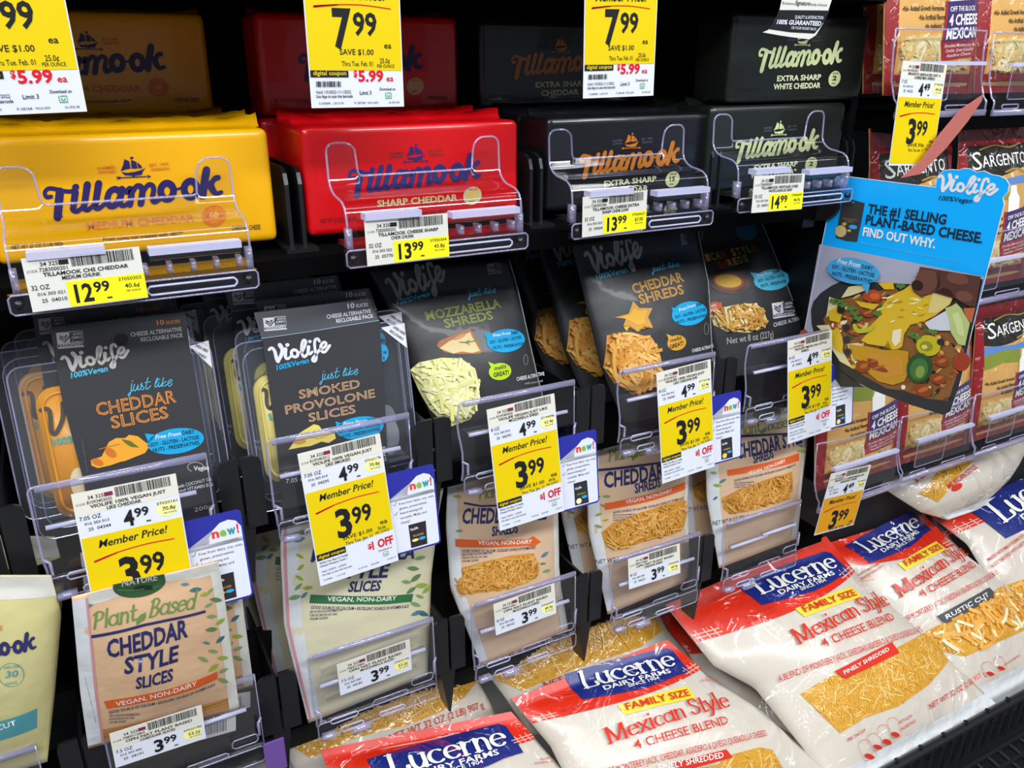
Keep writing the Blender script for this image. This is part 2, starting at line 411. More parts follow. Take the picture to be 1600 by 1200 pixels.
# ---------------------------------------------------------------- clear front stops
def slot(b, x0, x1, y, z0, z1, r=.0007, m=EDGE):
    q = min(.002, (z1 - z0) / 3)
    b.tube([(x0 + q, y, z0), (x1 - q, y, z0), (x1, y, z0 + q), (x1, y, z1 - q), (x1 - q, y, z1), (x0 + q, y, z1), (x0, y, z1 - q), (x0, y, z0 + q)], r, m, 5, True)
def eared_stop(x0, zb, label):
    w = .139; t = thing('front_stop', label, 'shelf front stop', (x0 + w / 2, -.06, zb), 'clear front stops holding the cheese loaves')
    ze, zn = zb + .081, zb + .057
    xs = [0, .0008, .003, .006, .010, .014, .0165, .019, .0212, .0225, .0235, .026, .030, .05, .07]
    xs = xs + [w - q for q in reversed(xs[:-1])]
    def top(q):
        q = min(q, w - q)
        if q < .006: return ze - .006 + math.sqrt(max(0, .006 ** 2 - (.006 - q) ** 2))
        if q < .0125: return ze
        if q < .0225: return ze - .010 + math.sqrt(max(0, .010 ** 2 - (q - .0125) ** 2))
        if q < .026: return zn + max(0, .0035 - math.sqrt(max(0, .0035 ** 2 - (.026 - q) ** 2)))
        return zn
    prof = [(-.0565, .018), (-.0555, .030), (-.0545, .036), (-.052, .0405), (-.047, .0435), (-.040, .0448), (-.032, .0458), (-.026, .048), (-.0215, .0515), (-.019, .0565)]
    vs = []; n = len(prof); rows = n + 4
    for q in xs:
        vs += [(x0 + q, y, zb + z) for y, z in prof]
        zt = max(top(q), zn + .0002)
        vs += [(x0 + q, -.018, zn + (zt - zn) * k / 4) for k in (1, 2, 3, 4)]
    fs = []
    for i in range(len(xs) - 1):
        for j in range(rows - 1):
            fs.append((i * rows + j, (i + 1) * rows + j, (i + 1) * rows + j + 1, i * rows + j + 1))
    b = MB(); b.add(vs, fs, CLEAR); pan = b.build('clear_panel', t, True)
    b = MB()
    side = [(x0, y, zb + z) for y, z in prof]
    contour = side + [(x0 + q, -.018, top(q)) for q in xs] + [(x0 + w, y, zb + z) for y, z in reversed(prof)]
    b.tube(contour, .00085, EDGE, 6); b.build('panel_rim', t, True)
    # rail with slots, ribs and tag grips
    b = MB(); x1 = x0 + w
    b.box((x0 - .004, -.062, zb), (x1 + .002, -.057, zb + .012), CLEAR)
    b.box((x0, -.058, zb + .012), (x1, -.030, zb + .0145), CLEAR)
    b.build('rail', t)
    b = MB()
    slot(b, x0 - .004, x1 + .002, -.0625, zb, zb + .012)
    slot(b, x0 + .072, x1 - .012, -.0628, zb + .003, zb + .0085, .0008, BAR)
    slot(b, x0 + .012, x0 + .066, -.0628, zb + .001, zb + .005, .0006)
    for k in range(5):
        xx = x0 + .072 + k * .0145
        b.box((xx, -.057, zb + .0145), (xx + .003, -.048, zb + .021), EDGE)
    b.box((x0 - .001, -.057, zb + .012), (x0 + .003, -.05, zb + .026), EDGE); b.box((x1 - .003, -.057, zb + .012), (x1 + .001, -.05, zb + .026), EDGE)
    b.build('rail_rim', t, True)
    for q in (x0 + .001, x1 - .004):
        b = MB(); b.tube([(q, -.0635, zb + .006), (q, -.061, zb + .006)], .0028, BLACK, 12); b.build('rivet', t, True)
    for a, c, z in ((.010, .052, .0325), (.076, .132, .0285)):
        b = MB(); b.box((x0 + a, -.0665, zb + z), (x0 + c, -.0565, zb + z + .0045), BAR)
        b.box((x0 + a, -.062, zb + z - .004), (x0 + c, -.0605, zb + z), CLEAR)
        b.build('tag_grip', t)
    return t
eared_stop(-.194, -.0215, 'clear eared front stop across the front yellow cheese loaf')
eared_stop(.0125, -.0155, 'clear eared front stop across the front red cheese loaf')
eared_stop(.198, -.0125, 'clear eared front stop across the black loaf with orange lettering')
eared_stop(.371, -.005, 'clear eared front stop across the lower pale green lettered loaf')
def flat_stop(x0, zb, label, grp, w=.1105, h=.069, wavy=False, y=-.055, low=True, yb=None):
    t = thing('front_stop', label, 'shelf front stop', (x0 + w / 2, y, zb), grp)
    x1 = x0 + w; zt = zb + h; r = .004
    def yy(z): return y + .003 * (z - zb) / h - .003
    lf = []
    for k in range(9):
        z = zt - r - (h - r) * k / 8
        lf.append((x0 + (-.0018 * math.sin(k / 8 * math.pi * 2.2) if wavy else 0) + .001 * (k > 6), yy(z), z))
    top = [(x0 + r * (1 - math.sin(a * D)), yy(zt), zt - r + r * math.cos(a * D)) for a in (75, 50, 25, 0)]
    cont = lf[::-1] + top + [(x1, yy(zt), zt), (x1, yy(zb), zb)]
    b = MB(); b.prism(cont, (0, .0016, 0), CLEAR); b.build('clear_panel', t)
    b = MB()
    b.tube(cont[:-2] + [cont[-2]], .0009, EDGE, 6)
    b.box((x0 + r, y - .0015, zt - .004), (x1, y + .0012, zt - .0002), EDGE)
    b.tube([cont[-2], cont[-1]], .0006, EDGE, 5)
    b.build('panel_rim', t, True)
    for a, c, z in ((.006, .058, .60), (.052, .100, .635)):
        b = MB(); b.tube([(x0 + a, y - .006, zb + h * z), (x0 + c, y - .006, zb + h * z)], .0017, BAR, 8)
        b.box((x0 + a, y - .0055, zb + h * z - .001), (x0 + c, y - .002, zb + h * z + .001), CLEAR)
        b.build('tag_grip', t, True)
    if low:
        b = MB(); b.box((x0 + .001, y - .006, zb - .012), (x1 - .001, y - .002, zb + .004), CLEAR); b.build('rail', t)
        b = MB()
        for a, c, z0, z1 in ((.012, .036, .000, .005), (.050, .082, .004, .009), (.086, .106, .010, .018), (.02, .04, -.012, -.007), (.055, .078, -.010, -.006)):
            slot(b, x0 + a, x0 + c, y - .0065, zb + z0, zb + z1, .0006, EDGE if z0 > 0 else BAR)
        slot(b, x0 + .001, x1 - .001, y - .006, zb - .012, zb + .0035, .0006)
        b.tube([(x0 + .0, y - .004, zb + .018), (x0 + .004, y - .007, zb + .016), (x0 + .004, y - .007, zb + .006)], .0012, EDGE, 6)
        b.tube([(x1, y - .004, zb + .03), (x1 - .003, y - .007, zb + .028), (x1 - .003, y - .007, zb + .016)], .0012, EDGE, 6)
        b.box((x0 + .03, y - .009, zb - .018), (x0 + .046, y - .003, zb - .012), EDGE)
        b.box((x0 + .004, y - .009, zb - .013), (x0 + .016, y - .003, zb - .009), EDGE)
        b.build('rail_rim', t, True)
    return t
GF2 = 'clear front stops of the middle shelf'; GF3 = 'clear front stops of the lower shelf'
for x, l in ((-.2115, 'clear front stop before the orange cheddar slices pack'), (-.0592, 'clear front stop before the smoked provolone slices pack'), (.0945, 'clear front stop before the mozzarella shreds pouch'),
             (.2525, 'clear front stop before the cheddar shreds pouch'), (.4045, 'clear front stop before the mexican style shreds pouch')):
    flat_stop(x, -.206, l, GF2, wavy=x > .05)
for x, l in ((-.1995, 'clear front stop before the plant based cheddar slices bag'), (-.046, 'clear front stop before the plant based mozzarella slices bag'), (.102, 'clear front stop before the first orange banded shreds bag beside the mozzarella slices'),
             (.2545, 'clear front stop before the second orange banded shreds bag'), (.399, 'clear front stop without a label before the last plant based shreds bag'), (-.353, 'clear front stop below the pale yellow farm cheese bag')):
    flat_stop(x, -.404, l, GF3, wavy=x > .2, h=.070)
def wide_stop(x0, z0, label, w=.130):
    t = thing('front_stop', label, 'shelf front stop', (x0 + w / 2, -.06, z0), 'wide clear front stops of the shredded cheese bay')
    prof = [(-.066, 0), (-.066, .010), (-.062, .014), (-.056, .030), (-.053, .055), (-.052, .076)]
    n = 10; vs = []; fs = []
    for i in range(n + 1):
        q = i / n; bow = .006 * (1 - (2 * q - 1) ** 2)
        vs += [(x0 + w * q, y - bow * (z / .076), z0 + z) for y, z in prof]
    k = len(prof)
    for i in range(n):
        fs += [(i * k + j, (i + 1) * k + j, (i + 1) * k + j + 1, i * k + j + 1) for j in range(k - 1)]
    b = MB(); b.add(vs, fs, CLEAR); b.build('clear_panel', t, True)
    b = MB()
    b.tube([vs[j] for j in range(k)] + [vs[i * k + k - 1] for i in range(n + 1)] + [vs[n * k + j] for j in range(k - 1, -1, -1)], .001, EDGE, 6)
    b.box((x0, -.068, z0 - .004), (x0 + w, -.064, z0 + .002), EDGE)
    slot(b, x0 + .012, x0 + .04, -.0672, z0 + .003, z0 + .007); slot(b, x0 + .07, x0 + .115, -.0672, z0 + .003, z0 + .007)
    b.build('panel_rim', t, True)
    b = MB(); b.box((x0 + .018, -.067, z0 + .044), (x0 + w - .012, -.0615, z0 + .0475), BAR)
    b.box((x0 + .018, -.0665, z0 + .012), (x0 + w - .012, -.0655, z0 + .044), CLEAR)
    slot(b, x0 + .018, x0 + .07, -.067, z0 + .012, z0 + .043, .0005)
    b.build('tag_grip', t)
    return t
for x, z, l in ((.5515, .0735, 'wide clear front stop with the reduced fat tag, topmost of the shred bay'), (.7, .0725, 'wide clear front stop at the top corner of the shred bay'),
                (.552, -.136, 'wide clear front stop hidden behind the blue advertising card'), (.70, -.134, 'wide clear front stop showing past the edge of the blue advertising card'), (.842, -.134, 'wide clear front stop at the far end of the middle shred shelf'),
                (.5265, -.347, 'wide clear front stop carrying the orange 3.99 tag'), (.664, -.343, 'wide clear front stop under the corner of the blue advertising card'), (.80, -.341, 'wide clear front stop at the far end of the lowest shred shelf')):
    wide_stop(x, z, l, .135)
# ---------------------------------------------------------------- shelf labels and sale tags
BAND = paper('#d8d4c8')
def barcode(b, p, x0, x1, y0, y1, lay=2):
    r = random.Random(int(x0 * 7 + y0)); x = x0; vs = []; fs = []
    while x < x1:
        q = r.choice((.28, .28, .5, .8)); A = p.inp((x, y0)); B = p.inp((min(x + q, x1), y1))
        k = len(vs); vs += [(A.x, B.y), (B.x, B.y), (B.x, A.y), (A.x, A.y)]; fs.append((k, k + 1, k + 2, k + 3)); x += q + r.choice((.3, .35, .6))
    put(b, p, vs, fs, INK, lay)
def head(b, p, d, yellow):
    Q(b, p, [(0, 0), (64, 0), (64, 15.5), (0, 15.5)], BAND, .5) if not yellow else None
    T(b, p, d['a'], (9, 5.6), (18.5, 5.6), 2.4, bold=.005); Q(b, p, [(18.8, 3.0), (24, 3.0), (24, 5.9), (18.8, 5.9)], INK if yellow else paper('#7a2a4a'), 1)
    T(b, p, d['n'], (8, 8.8), (23, 8.8), 2.2, bold=.004); T(b, p, '211218', (1.5, 8.8), (6.8, 8.8), 1.5, bold=0)
    barcode(b, p, 25.5, 60, .8, 7.6)
    T(b, p, d['t1'], (9.5, 11.8), (56 if len(d['t1']) > 18 else 47, 11.8), 2.2, bold=.02); T(b, p, d['t2'], (19, 14.8), (19 + 1.75 * len(d['t2']), 14.8), 2.2, bold=.02)
    T(b, p, d['oz'], (2, 19.2), (3 + 1.7 * len(d['oz']), 19.2), 2.8, bold=.004)
    T(b, p, d['c1'], (4.5, 22.8), (19, 22.8), 1.9, bold=.004); T(b, p, d['c2'], (6, 27), (19.5, 27), 2.2, bold=.004)
    if yellow: Q(b, p, [(20.5, 16.3), (64, 16.3), (64, 31.4), (20.5, 31.4)], paper('#f3ea1c'), 1)
    else: E(b, p, (55, 23), 7, 5.6, paper('#f0eb9a'), 1)
    a, c = d['pr']; x = 24 if len(a) > 1 else 27.5
    T(b, p, a, (x, 29.3), (34, 29.3), 10.5, bold=.03); T(b, p, c, (34.6, 24.4), (43.5, 24.4), 6, bold=.025); T(b, p, 'ea', (41, 29.3), (44, 29.3), 1.6, bold=.03)
    T(b, p, d['u1'], (49, 19.6), (62, 19.6), 2.0, bold=.006); T(b, p, d['u2'], (52, 24.2), (60.5, 24.2), 2.7, bold=.01); T(b, p, 'PER OUNCE' if d['u2'][0] != '$' else 'PER POUND', (52.5, 26.6), (60.5, 26.6), 1.1, bold=.006)
def member(b, p, y0, price, save, thru, unit, coupon, off, yel=None, yh=66):
    Y = lambda y: y0 + y
    Q(b, p, [(.8, Y(0)), (63.2, Y(0)), (63.2, Y(48 if coupon else yh)), (.8, Y(50 if coupon else yh))], yel or YEL, 1)
    T(b, p, 'Member Price!', (10, Y(8.6)), (52, Y(8.6)), 5.2, bold=.014, sh=.25)
    ST(b, p, [(6, Y(17.2)), (20, Y(14.6)), (38, Y(13.4)), (56, Y(14.2))], .8, RED, 2); Q(b, p, [(5.5, Y(16.8)), (20, Y(14.2)), (20, Y(15.2)), (6, Y(18.2))], RED, 2)
    T(b, p, price[0], (19.5, Y(41.5)), (31.5, Y(41.5)), 21.5, bold=.035); T(b, p, price[1], (32.5, Y(34)), (48, Y(34)), 13, bold=.025); T(b, p, 'ea', (53.5, Y(41)), (59.5, Y(41)), 3.8, bold=.012)
    T(b, p, save, (22.5, Y(44.6)), (46.5, Y(44.6)), 3, bold=.01); T(b, p, thru, (24, Y(49.4)), (46, Y(49.0)), 2.8, bold=.004)
    T(b, p, unit, (51, Y(45)), (57.5, Y(45)), 2.8, bold=.006); T(b, p, 'PER OUNCE', (48.5, Y(48)), (60, Y(47.8)), 2, bold=.002)
    if not coupon: return
    Q(b, p, [(.8, Y(50)), (23.5, Y(49.6)), (23.5, Y(54.6)), (.8, Y(55))], INK, 2); T(b, p, 'digital coupon', (2, Y(53.4)), (22.5, Y(53.2)), 2.5, YEL, 3, .014)
    T(b, p, '$', (41, Y(58)), (44, Y(58)), 4, RED, 2, .03); T(b, p, off, (44.5, Y(59.5)), (62, Y(59.3)), 6.6, RED, 2, .03)
    for k, s in enumerate(('When You Buy (1) Violife', 'Cheese Product. Limit 1')): T(b, p, s, (2, Y(57.8 + 2.6 * k)), (24.5 - k, Y(57.8 + 2.6 * k)), 1.5, bold=.012)
    for k, s in enumerate(('Valid 12/29/21 - 2/22/22', 'Use App to scan the barcode')): T(b, p, s, (2.5, Y(65 + 2.8 * k)), (22 + 4 * k, Y(65 + 2.8 * k)), 1.5, bold=.003)
    T(b, p, 'Download on', (49, Y(63)), (60, Y(63)), 1.5, bold=.006)
    G = paper('#3f9a55'); ST(b, p, [(52.5, Y(64.5)), (52.5, Y(68)), (56.5, Y(68)), (56.5, Y(64.5)), (53.5, Y(64.5))], .45, G, 2, smooth=False); T(b, p, 'u', (53.5, Y(67.2)), (55.6, Y(67.2)), 1.9, G, 2, .01)
    for x, s in ((3, '5-03866'), (13, 'L 101 OF 428'), (31, 'P-47165'), (41, '194CAS-6BR2'), (55, '16-303-14')): T(b, p, s, (x, Y(72)), (x + 7, Y(72)), 1.2, bold=0)
def sheet(b, p, h, m, w=64):
    A = [p.inp(q) for q in ((0, h), (w, h), (w, 0), (0, 0))]
    b.prism([p.W(q.x, q.y) for q in A], p.n * -.0003, m)
LB = []
def shelf_label(pos, lean, yaw, roll, d, label, yellow=True, grp=None, h=32):
    p = PL(pos, lean, yaw, roll, mm=h); b = MB(); sheet(b, p, h, LBL if yellow else WHT); head(b, p, d, yellow)
    return b.build('shelf_label', label=label, cat='price label', group=grp)
L = lambda a, n, t1, t2, oz, c1, c2, pr, u1, u2: dict(a=a, n=n, t1=t1, t2=t2, oz=oz, c1=c1, c2=c2, pr=pr, u1=u1, u2=u2)
shelf_label((-.1865, -.0675, -.0195), 4.8, 0, -.8, L('34 325', '7283000201', 'TILLAMOOK CHS CHEDDAR', 'MEDIUM CHUNK', '32 OZ', '016 303 021', '25  04010', ('12', '99'), '37050303', '40.6\u00a2'), 'white and yellow 12.99 price label below the yellow cheese loaf')
shelf_label((.0222, -.0655, -.0150), 2.2, 1.6, 0, L('34 325', '7283000202', 'TILLAMOOK CHEESE SHARP', 'CHDR CHUNK', '32 OZ', '016 303 022', '25  05770', ('13', '99'), '37050304', '43.8\u00a2'), 'white and yellow 13.99 price label below the red cheese loaf')
shelf_label((.2018, -.0655, -.0112), 0, 1.5, -.9, L('34 325', '7283000286', 'TILLAMOOK CHEESE EXTRA', 'SHARP CHDR LOAF', '32 OZ', '016 303 023', '25  04364', ('13', '99'), '37060623', '$7.00'), 'white and yellow 13.99 price label below the black and orange loaf')
q = at(1174, 333, -.069)
shelf_label((q.x, -.069, q.z), 3, 2, 1.5, L('34 325', '7283000287', 'TILLAMOOK VINTAGE CHSE', 'WHTE CHDR EX SHRP', '32 OZ', '016 303 024', '25  04091', ('14', '99'), '37060049', '46.9\u00a2'), 'white and yellow 14.99 price label below the black and pale green loaf')
def sale_tag(pos, lean, yaw, roll, d, price, save, thru, unit, off, label, grp, coupon=True, h=107, yel=None):
    p = PL(pos, lean, yaw, roll, mm=h); b = MB(); sheet(b, p, h, WHT)
    head(b, p, d, False); member(b, p, 31.5, price, save, thru, unit, coupon, off, yel, h - 33.5)
    return b.build('sale_tag', label=label, cat='price tag', group=grp)
VT = 'yellow member price tags of the vegan cheese shelf'
def vt(px, py, yaw, roll, n, t1, t2, oz, c1, c2, u1, u2, unit, label):
    o = at(px, py, -.0815)
    sale_tag((o.x, -.0815, o.z), 8, yaw, roll, L('34 325', n, t1, t2, oz, c1, c2, ('4', '99'), u1, u2), ('3', '99'), 'SAVE $1.00', 'Thru Tue. Jan. 11', unit, '1 OFF', label, VT)
vt(157, 1004, 0, .3, '81093403035', 'VIOLIFE 100% VEGAN JUST', 'LIKE CHEDDAR', '7.05 OZ', '016 303 013', '25  04344', '37020161', '70.8\u00a2', '56.6\u00a2', 'yellow member price tag hanging below the orange cheddar slices pack')
vt(501, 916, 1.4, -2.0, '81093403012', 'VIOLIFE 100% VEGAN JUST', 'LIKE SMOKED', '7.05 OZ', '016 303 014', '25  04295', '37020176', '70.8\u00a2', '56.6\u00a2', 'yellow member price tag hanging below the smoked provolone slices pack')
vt(781, 830, 0, -2.0, '81093403020', 'VIOLIFE VEGAN JUST LIKE', 'MOZZARELLA SHRED', '8 OZ', '016 303 015', '25  04293', '37190046', '62.4\u00a2', '49.9\u00a2', 'yellow member price tag hanging below the mozzarella shreds pouch')
vt(1035, 756, .9, -2.0, '81093403021', 'VIOLIFE 100% VEGAN JUST', 'LIKE CHEDDAR SHR', '8 OZ', '016 303 016', '25  04345', '37190106', '62.4\u00a2', '49.9\u00a2', 'yellow member price tag hanging below the cheddar shreds pouch')
vt(1231, 694, 2, -1, '81093403022', 'VIOLIFE MEXICAN STYLE', 'SHREDS', '8 OZ', '016 303 017', '25  04303', '37190047', '62.4\u00a2', '49.9\u00a2', 'yellow member price tag beside the blue advertising card')
# little blue and white cards beside those tags
def promo(px, py, y, lean, kind, label):
    o = at(px, py, y); W, H = 40.5, 69
    p = PL((o.x, y, o.z), lean, .3, 0, mm=H); b = MB(); blue = paper('#2b2f94')
    A = []
    for cx, cy, a in ((W - 3, 3, -90), (W - 3, H - 3, 0), (3, H - 3, 90), (3, 3, 180)):
        A += [p.inp((cx + 3 * math.cos((a + k * 30) * D), cy + 3 * math.sin((a + k * 30) * D))) for k in range(4)]
    b.prism([p.W(q.x, q.y) for q in A], p.n * -.0003, blue)
    RR(b, p, 1.4, 21, W - 1.4, H - 1.6, 2, WHT, 1)
    Q(b, p, [(1.4, 21), (16, 21), (17, 15.5), (20, 11), (25, 7), (31, 6), (36, 8), (W - 1.4, 13), (W - 1.4, 24), (1.4, 24)], WHT, 1)
    for s, x0, x1, c in (('n', 18.5, 23.5, '#d8402c'), ('e', 24, 28.5, '#7fb043'), ('w', 29, 35, '#2f8f94'), ('!', 35.8, 37.2, '#c9304a')):
        T(b, p, s, (x0, 17.2), (x1, 17.2), 6.5, paper(c), 2, .04)
    for k, s in enumerate(('Free from dairy, soy, nuts,', 'gluten, preservatives', 'Award-winning and', 'versatile. Melty and', 'cheesy!')):
        T(b, p, s, (8, 27.5 + 4 * k), (8 + 1.12 * len(s), 27.5 + 4 * k), 2.0, paper('#55555c'), 2, .004)
    for y in (26, 34): ST(b, p, [(3.4, y), (4.4, y + 1.4), (6.2, y - 1.5)], .45, paper('#55555c'), 2, smooth=False)
    Q(b, p, [(14, 46), (29, 46), (28.5, 66), (14.5, 66)] if kind < 2 else [(14, 45), (28, 45), (29, 66.5), (14.5, 66)], card('#2c2426' if kind < 2 else '#2b2c30'), 2)
    T(b, p, 'Violife', (15, 51.5), (22, 51), 2.2, WHT, 3, .02)
    col = ('#e0913c', '#d0a080', '#98a83c', '#e0a83c', '#d8a02c')[kind]
    T(b, p, 'SLICES' if kind < 2 else 'SHREDS', (17, 57), (26, 57), 1.6, paper(col), 3, .01)
    E(b, p, (24.5, 59.8), 3, 1.3, paper('#2c9fd0'), 3); E(b, p, (18.5, 60 if kind < 2 else 62.5), 2.8, 1.2 if kind < 2 else 2.6, paper(('#e8a83c', '#e8dc86', '#eeeab0', '#ecc264', '#e8d090')[kind]), 3)
    return b.build('promo_card', label=label, cat='promotional card', group='blue edged cards announcing new vegan cheese')
for a in ((307, 956, -.0765, 8, 0, 'blue edged promo card tucked beside the cheddar slices member tag'), (616.5, 869, -.0765, 8, 1, 'blue edged promo card tucked beside the smoked provolone member tag'),
          (877, 801, -.0765, 8, 2, 'blue edged promo card tucked beside the mozzarella shreds member tag'), (1109, 728, -.0765, 8, 3, 'blue edged promo card tucked beside the cheddar shreds member tag'),
          (1290, 673, -.0765, 8, 4, 'blue edged promo card half hidden by the blue advertising card')):
    promo(*a)
# labels of the lower shelf
G3L = 'small 3.99 labels of the plant based shelf'
for px, py, y, le, ya, ro, n, t1, t2, oz, c1, c2, u1, u2, l in (
    (181, 1200, -.0665, 0, 0, 1, '7989315865', 'OPN NAT PLANT BASED', 'CHEDDAR SLICES', '7.5 OZ', '016 303 006', '25  04191', '37020182', '53.2\u00a2', 'white 3.99 label below the plant based cheddar slices bag'),
    (532, 1087, -.0665, 0, 0, -1.5, '7989315866', 'OPN NAT PLANT BASED', 'MOZZARELLA SLICES', '7.5 OZ', '016 303 007', '25  04182', '37020105', '53.2\u00a2', 'white 3.99 label below the plant based mozzarella slices bag'),
    (775, 993, -.067, 6, 0, -1.5, '7989315867', 'OPN NAT PLANT BASED', 'MOZZARELLA SHRED', '8 OZ', '016 303 008', '25  04162', '37060097', '49.9\u00a2', 'white 3.99 label with a torn edge below the first shreds bag'),
    (983, 921, -.0675, 10, 0, 1, '7989315868', 'OPN NAT PLANT BASED', 'CHEDDAR SHRED', '8 OZ', '016 303 009', '25  04223', '37060096', '49.9\u00a2', 'white 3.99 label below the second orange banded shreds bag')):
    o = at(px, py, y)
    shelf_label(o, le, ya, ro, L('34 325', n, t1, t2, oz, c1, c2, ('3', '99'), u1, u2), l, False, G3L)
# big hanging tags
def hang_tag(x, y, z, roll, label, lean=0):
    p = PL((x, y, z), lean, 0, roll, mm=106); b = MB(); sheet(b, p, 106, WHT); Y = lambda q: 106 - q * .93
    Q(b, p, [(.8, 0), (63.2, 0), (63.2, Y(24.6)), (.8, Y(24.8))], YEL, 1)
    T(b, p, 'Member Price!', (9, Y(70)), (53, Y(70.4)), 6, bold=.014, sh=.25)
    ST(b, p, [(6, Y(65)), (20, Y(66.6)), (38, Y(67)), (57, Y(65.2))], .6, RED, 2); Q(b, p, [(6, Y(64.3)), (22, Y(66.2)), (22, Y(67)), (6, Y(65.8))], RED, 2)
    T(b, p, '7', (17.5, Y(40)), (30, Y(40)), 22, bold=.035); T(b, p, '99', (31, Y(48)), (47, Y(48)), 13, bold=.025)
    T(b, p, 'ea', (51.5, Y(39.5)), (56.5, Y(39.5)), 3.6, bold=.012); T(b, p, 'SAVE $1.00', (21, Y(35)), (44, Y(35)), 3.4, bold=.01)
    T(b, p, 'Thru Tue. Feb. 01', (22, Y(27.6)), (43, Y(27.6)), 2.9, bold=.004); T(b, p, '25.0\u00a2', (48, Y(29.6)), (55, Y(29.6)), 3, bold=.006); T(b, p, 'PER OUNCE', (46, Y(26.6)), (58, Y(26.6)), 2.1, bold=.002)
    Q(b, p, [(.8, Y(24.6)), (26, Y(24.4)), (26, Y(20.3)), (.8, Y(20.3))], INK, 2); T(b, p, 'digital coupon', (2.5, Y(21.6)), (24.5, Y(21.6)), 2.6, YEL, 3, .014)
    T(b, p, '$', (29.5, Y(20.6)), (32, Y(20.6)), 4, RED, 2, .03); T(b, p, '5.99', (32.6, Y(17.6)), (50, Y(17.6)), 6.6, RED, 2, .03); T(b, p, 'ea', (52, Y(17.6)), (57, Y(17.6)), 3.6, RED, 2, .012)
    barcode(b, p, 4, 20.5, Y(17.6), Y(13.9))
    for s, x, x1, yy, h, bo in (('Valid 1/5/2022-1/11/2022', 3.5, 27, 9.6, 1.9, .004), ('Use App to scan the barcode', 3.5, 28, 6.8, 1.8, .016), ('Limit 3', 33, 41, 8.6, 2.4, .01), ('Download on', 47, 58, 11.4, 1.7, .016)): T(b, p, s, (x, Y(yy)), (x1, Y(yy)), h, bold=bo)
    G = paper('#3f9a55'); ST(b, p, [(51, Y(9.6)), (51, Y(6)), (55, Y(6)), (55, Y(9.6)), (52, Y(9.6))], .5, G, 2, smooth=False); T(b, p, 'u', (52, Y(6.9)), (54, Y(6.9)), 2, G, 2, .01)
    for x, s in ((5, '5-00898'), (14, 'L 368 OF 589'), (29, 'P-28768'), (38, '194CAS-4SD9'), (53, '16-303-28')): T(b, p, s, (x, Y(2.4)), (x + 7.5, Y(2.4)), 1.3, bold=0)
    return b.build('hanging_sale_tag', label=label, cat='price tag', group='yellow 7.99 tags hanging from the shelf above')
o = at(137, 178, -.06); hang_tag(o.x - .064, -.06, o.z, -1.2, 'yellow 7.99 sale tag hanging before the yellow cheese stack')
o = at(487, 169, -.06); hang_tag(o.x, -.06, o.z, .3, 'yellow 7.99 sale tag hanging before the red cheese stack')
o = at(911, 154, -.08); hang_tag(o.x, -.08, o.z, -1.0, 'yellow 7.99 sale tag hanging before the black cheese stack')
b = MB(); p = PL(at(1228, 45, -.075), 0, 0, 0, z=(1150, 0, 3.529))
P4 = [(147, 178), (178, 165), (215, 110), (240, 55), (265, -60), (560, -60), (528, 0), (505, 70), (480, 130), (440, 195), (405, 217), (330, 208), (240, 195)]
Q(b, p, P4, LBL, 0); Q(b, p, [(178, 160), (215, 110), (236, 55), (516, 58), (490, 110), (470, 140), (432, 185), (300, 178)], INK, 1)
T(b, p, 'Exclusive', (255, 22), (318, 26), 13, bold=.004); T(b, p, 'Signature', (322, 26), (405, 30), 24, sh=.3, bold=.01); T(b, p, 'family of brands', (410, 30), (500, 34), 13, bold=.004)
T(b, p, 'QUALITY & SATISFACTION', (322, 103), (478, 107), 18, WHT, 2, .006); T(b, p, '100% GUARANTEED', (222, 132), (465, 142), 24, WHT, 2, .03, .2); T(b, p, 'OR YOUR MONEY BACK', (302, 160), (440, 168), 15, WHT, 2, .004)
b.build('curled_shelf_tag', label='curled black and white guarantee tag hanging over the pale green lettered loaf', cat='price tag')
for x, l in ((-.19, 'yellow'), (-.0, 'red'), (.185, 'black'), (.372, 'pale green lettered')):
    b = MB(); b.box((x, -.066, .1825), (x + .15, -.052, .196), CLEAR); slot(b, x, x + .15, -.067, .1825, .195, .0009)
    b.box((x + .08, -.069, .190), (x + .14, -.066, .194), BAR)
    b.build('label_rail', label='clear label rail of the shelf above the %s loaf stack' % l, cat='label rail', group='clear label rails of the shelf above')
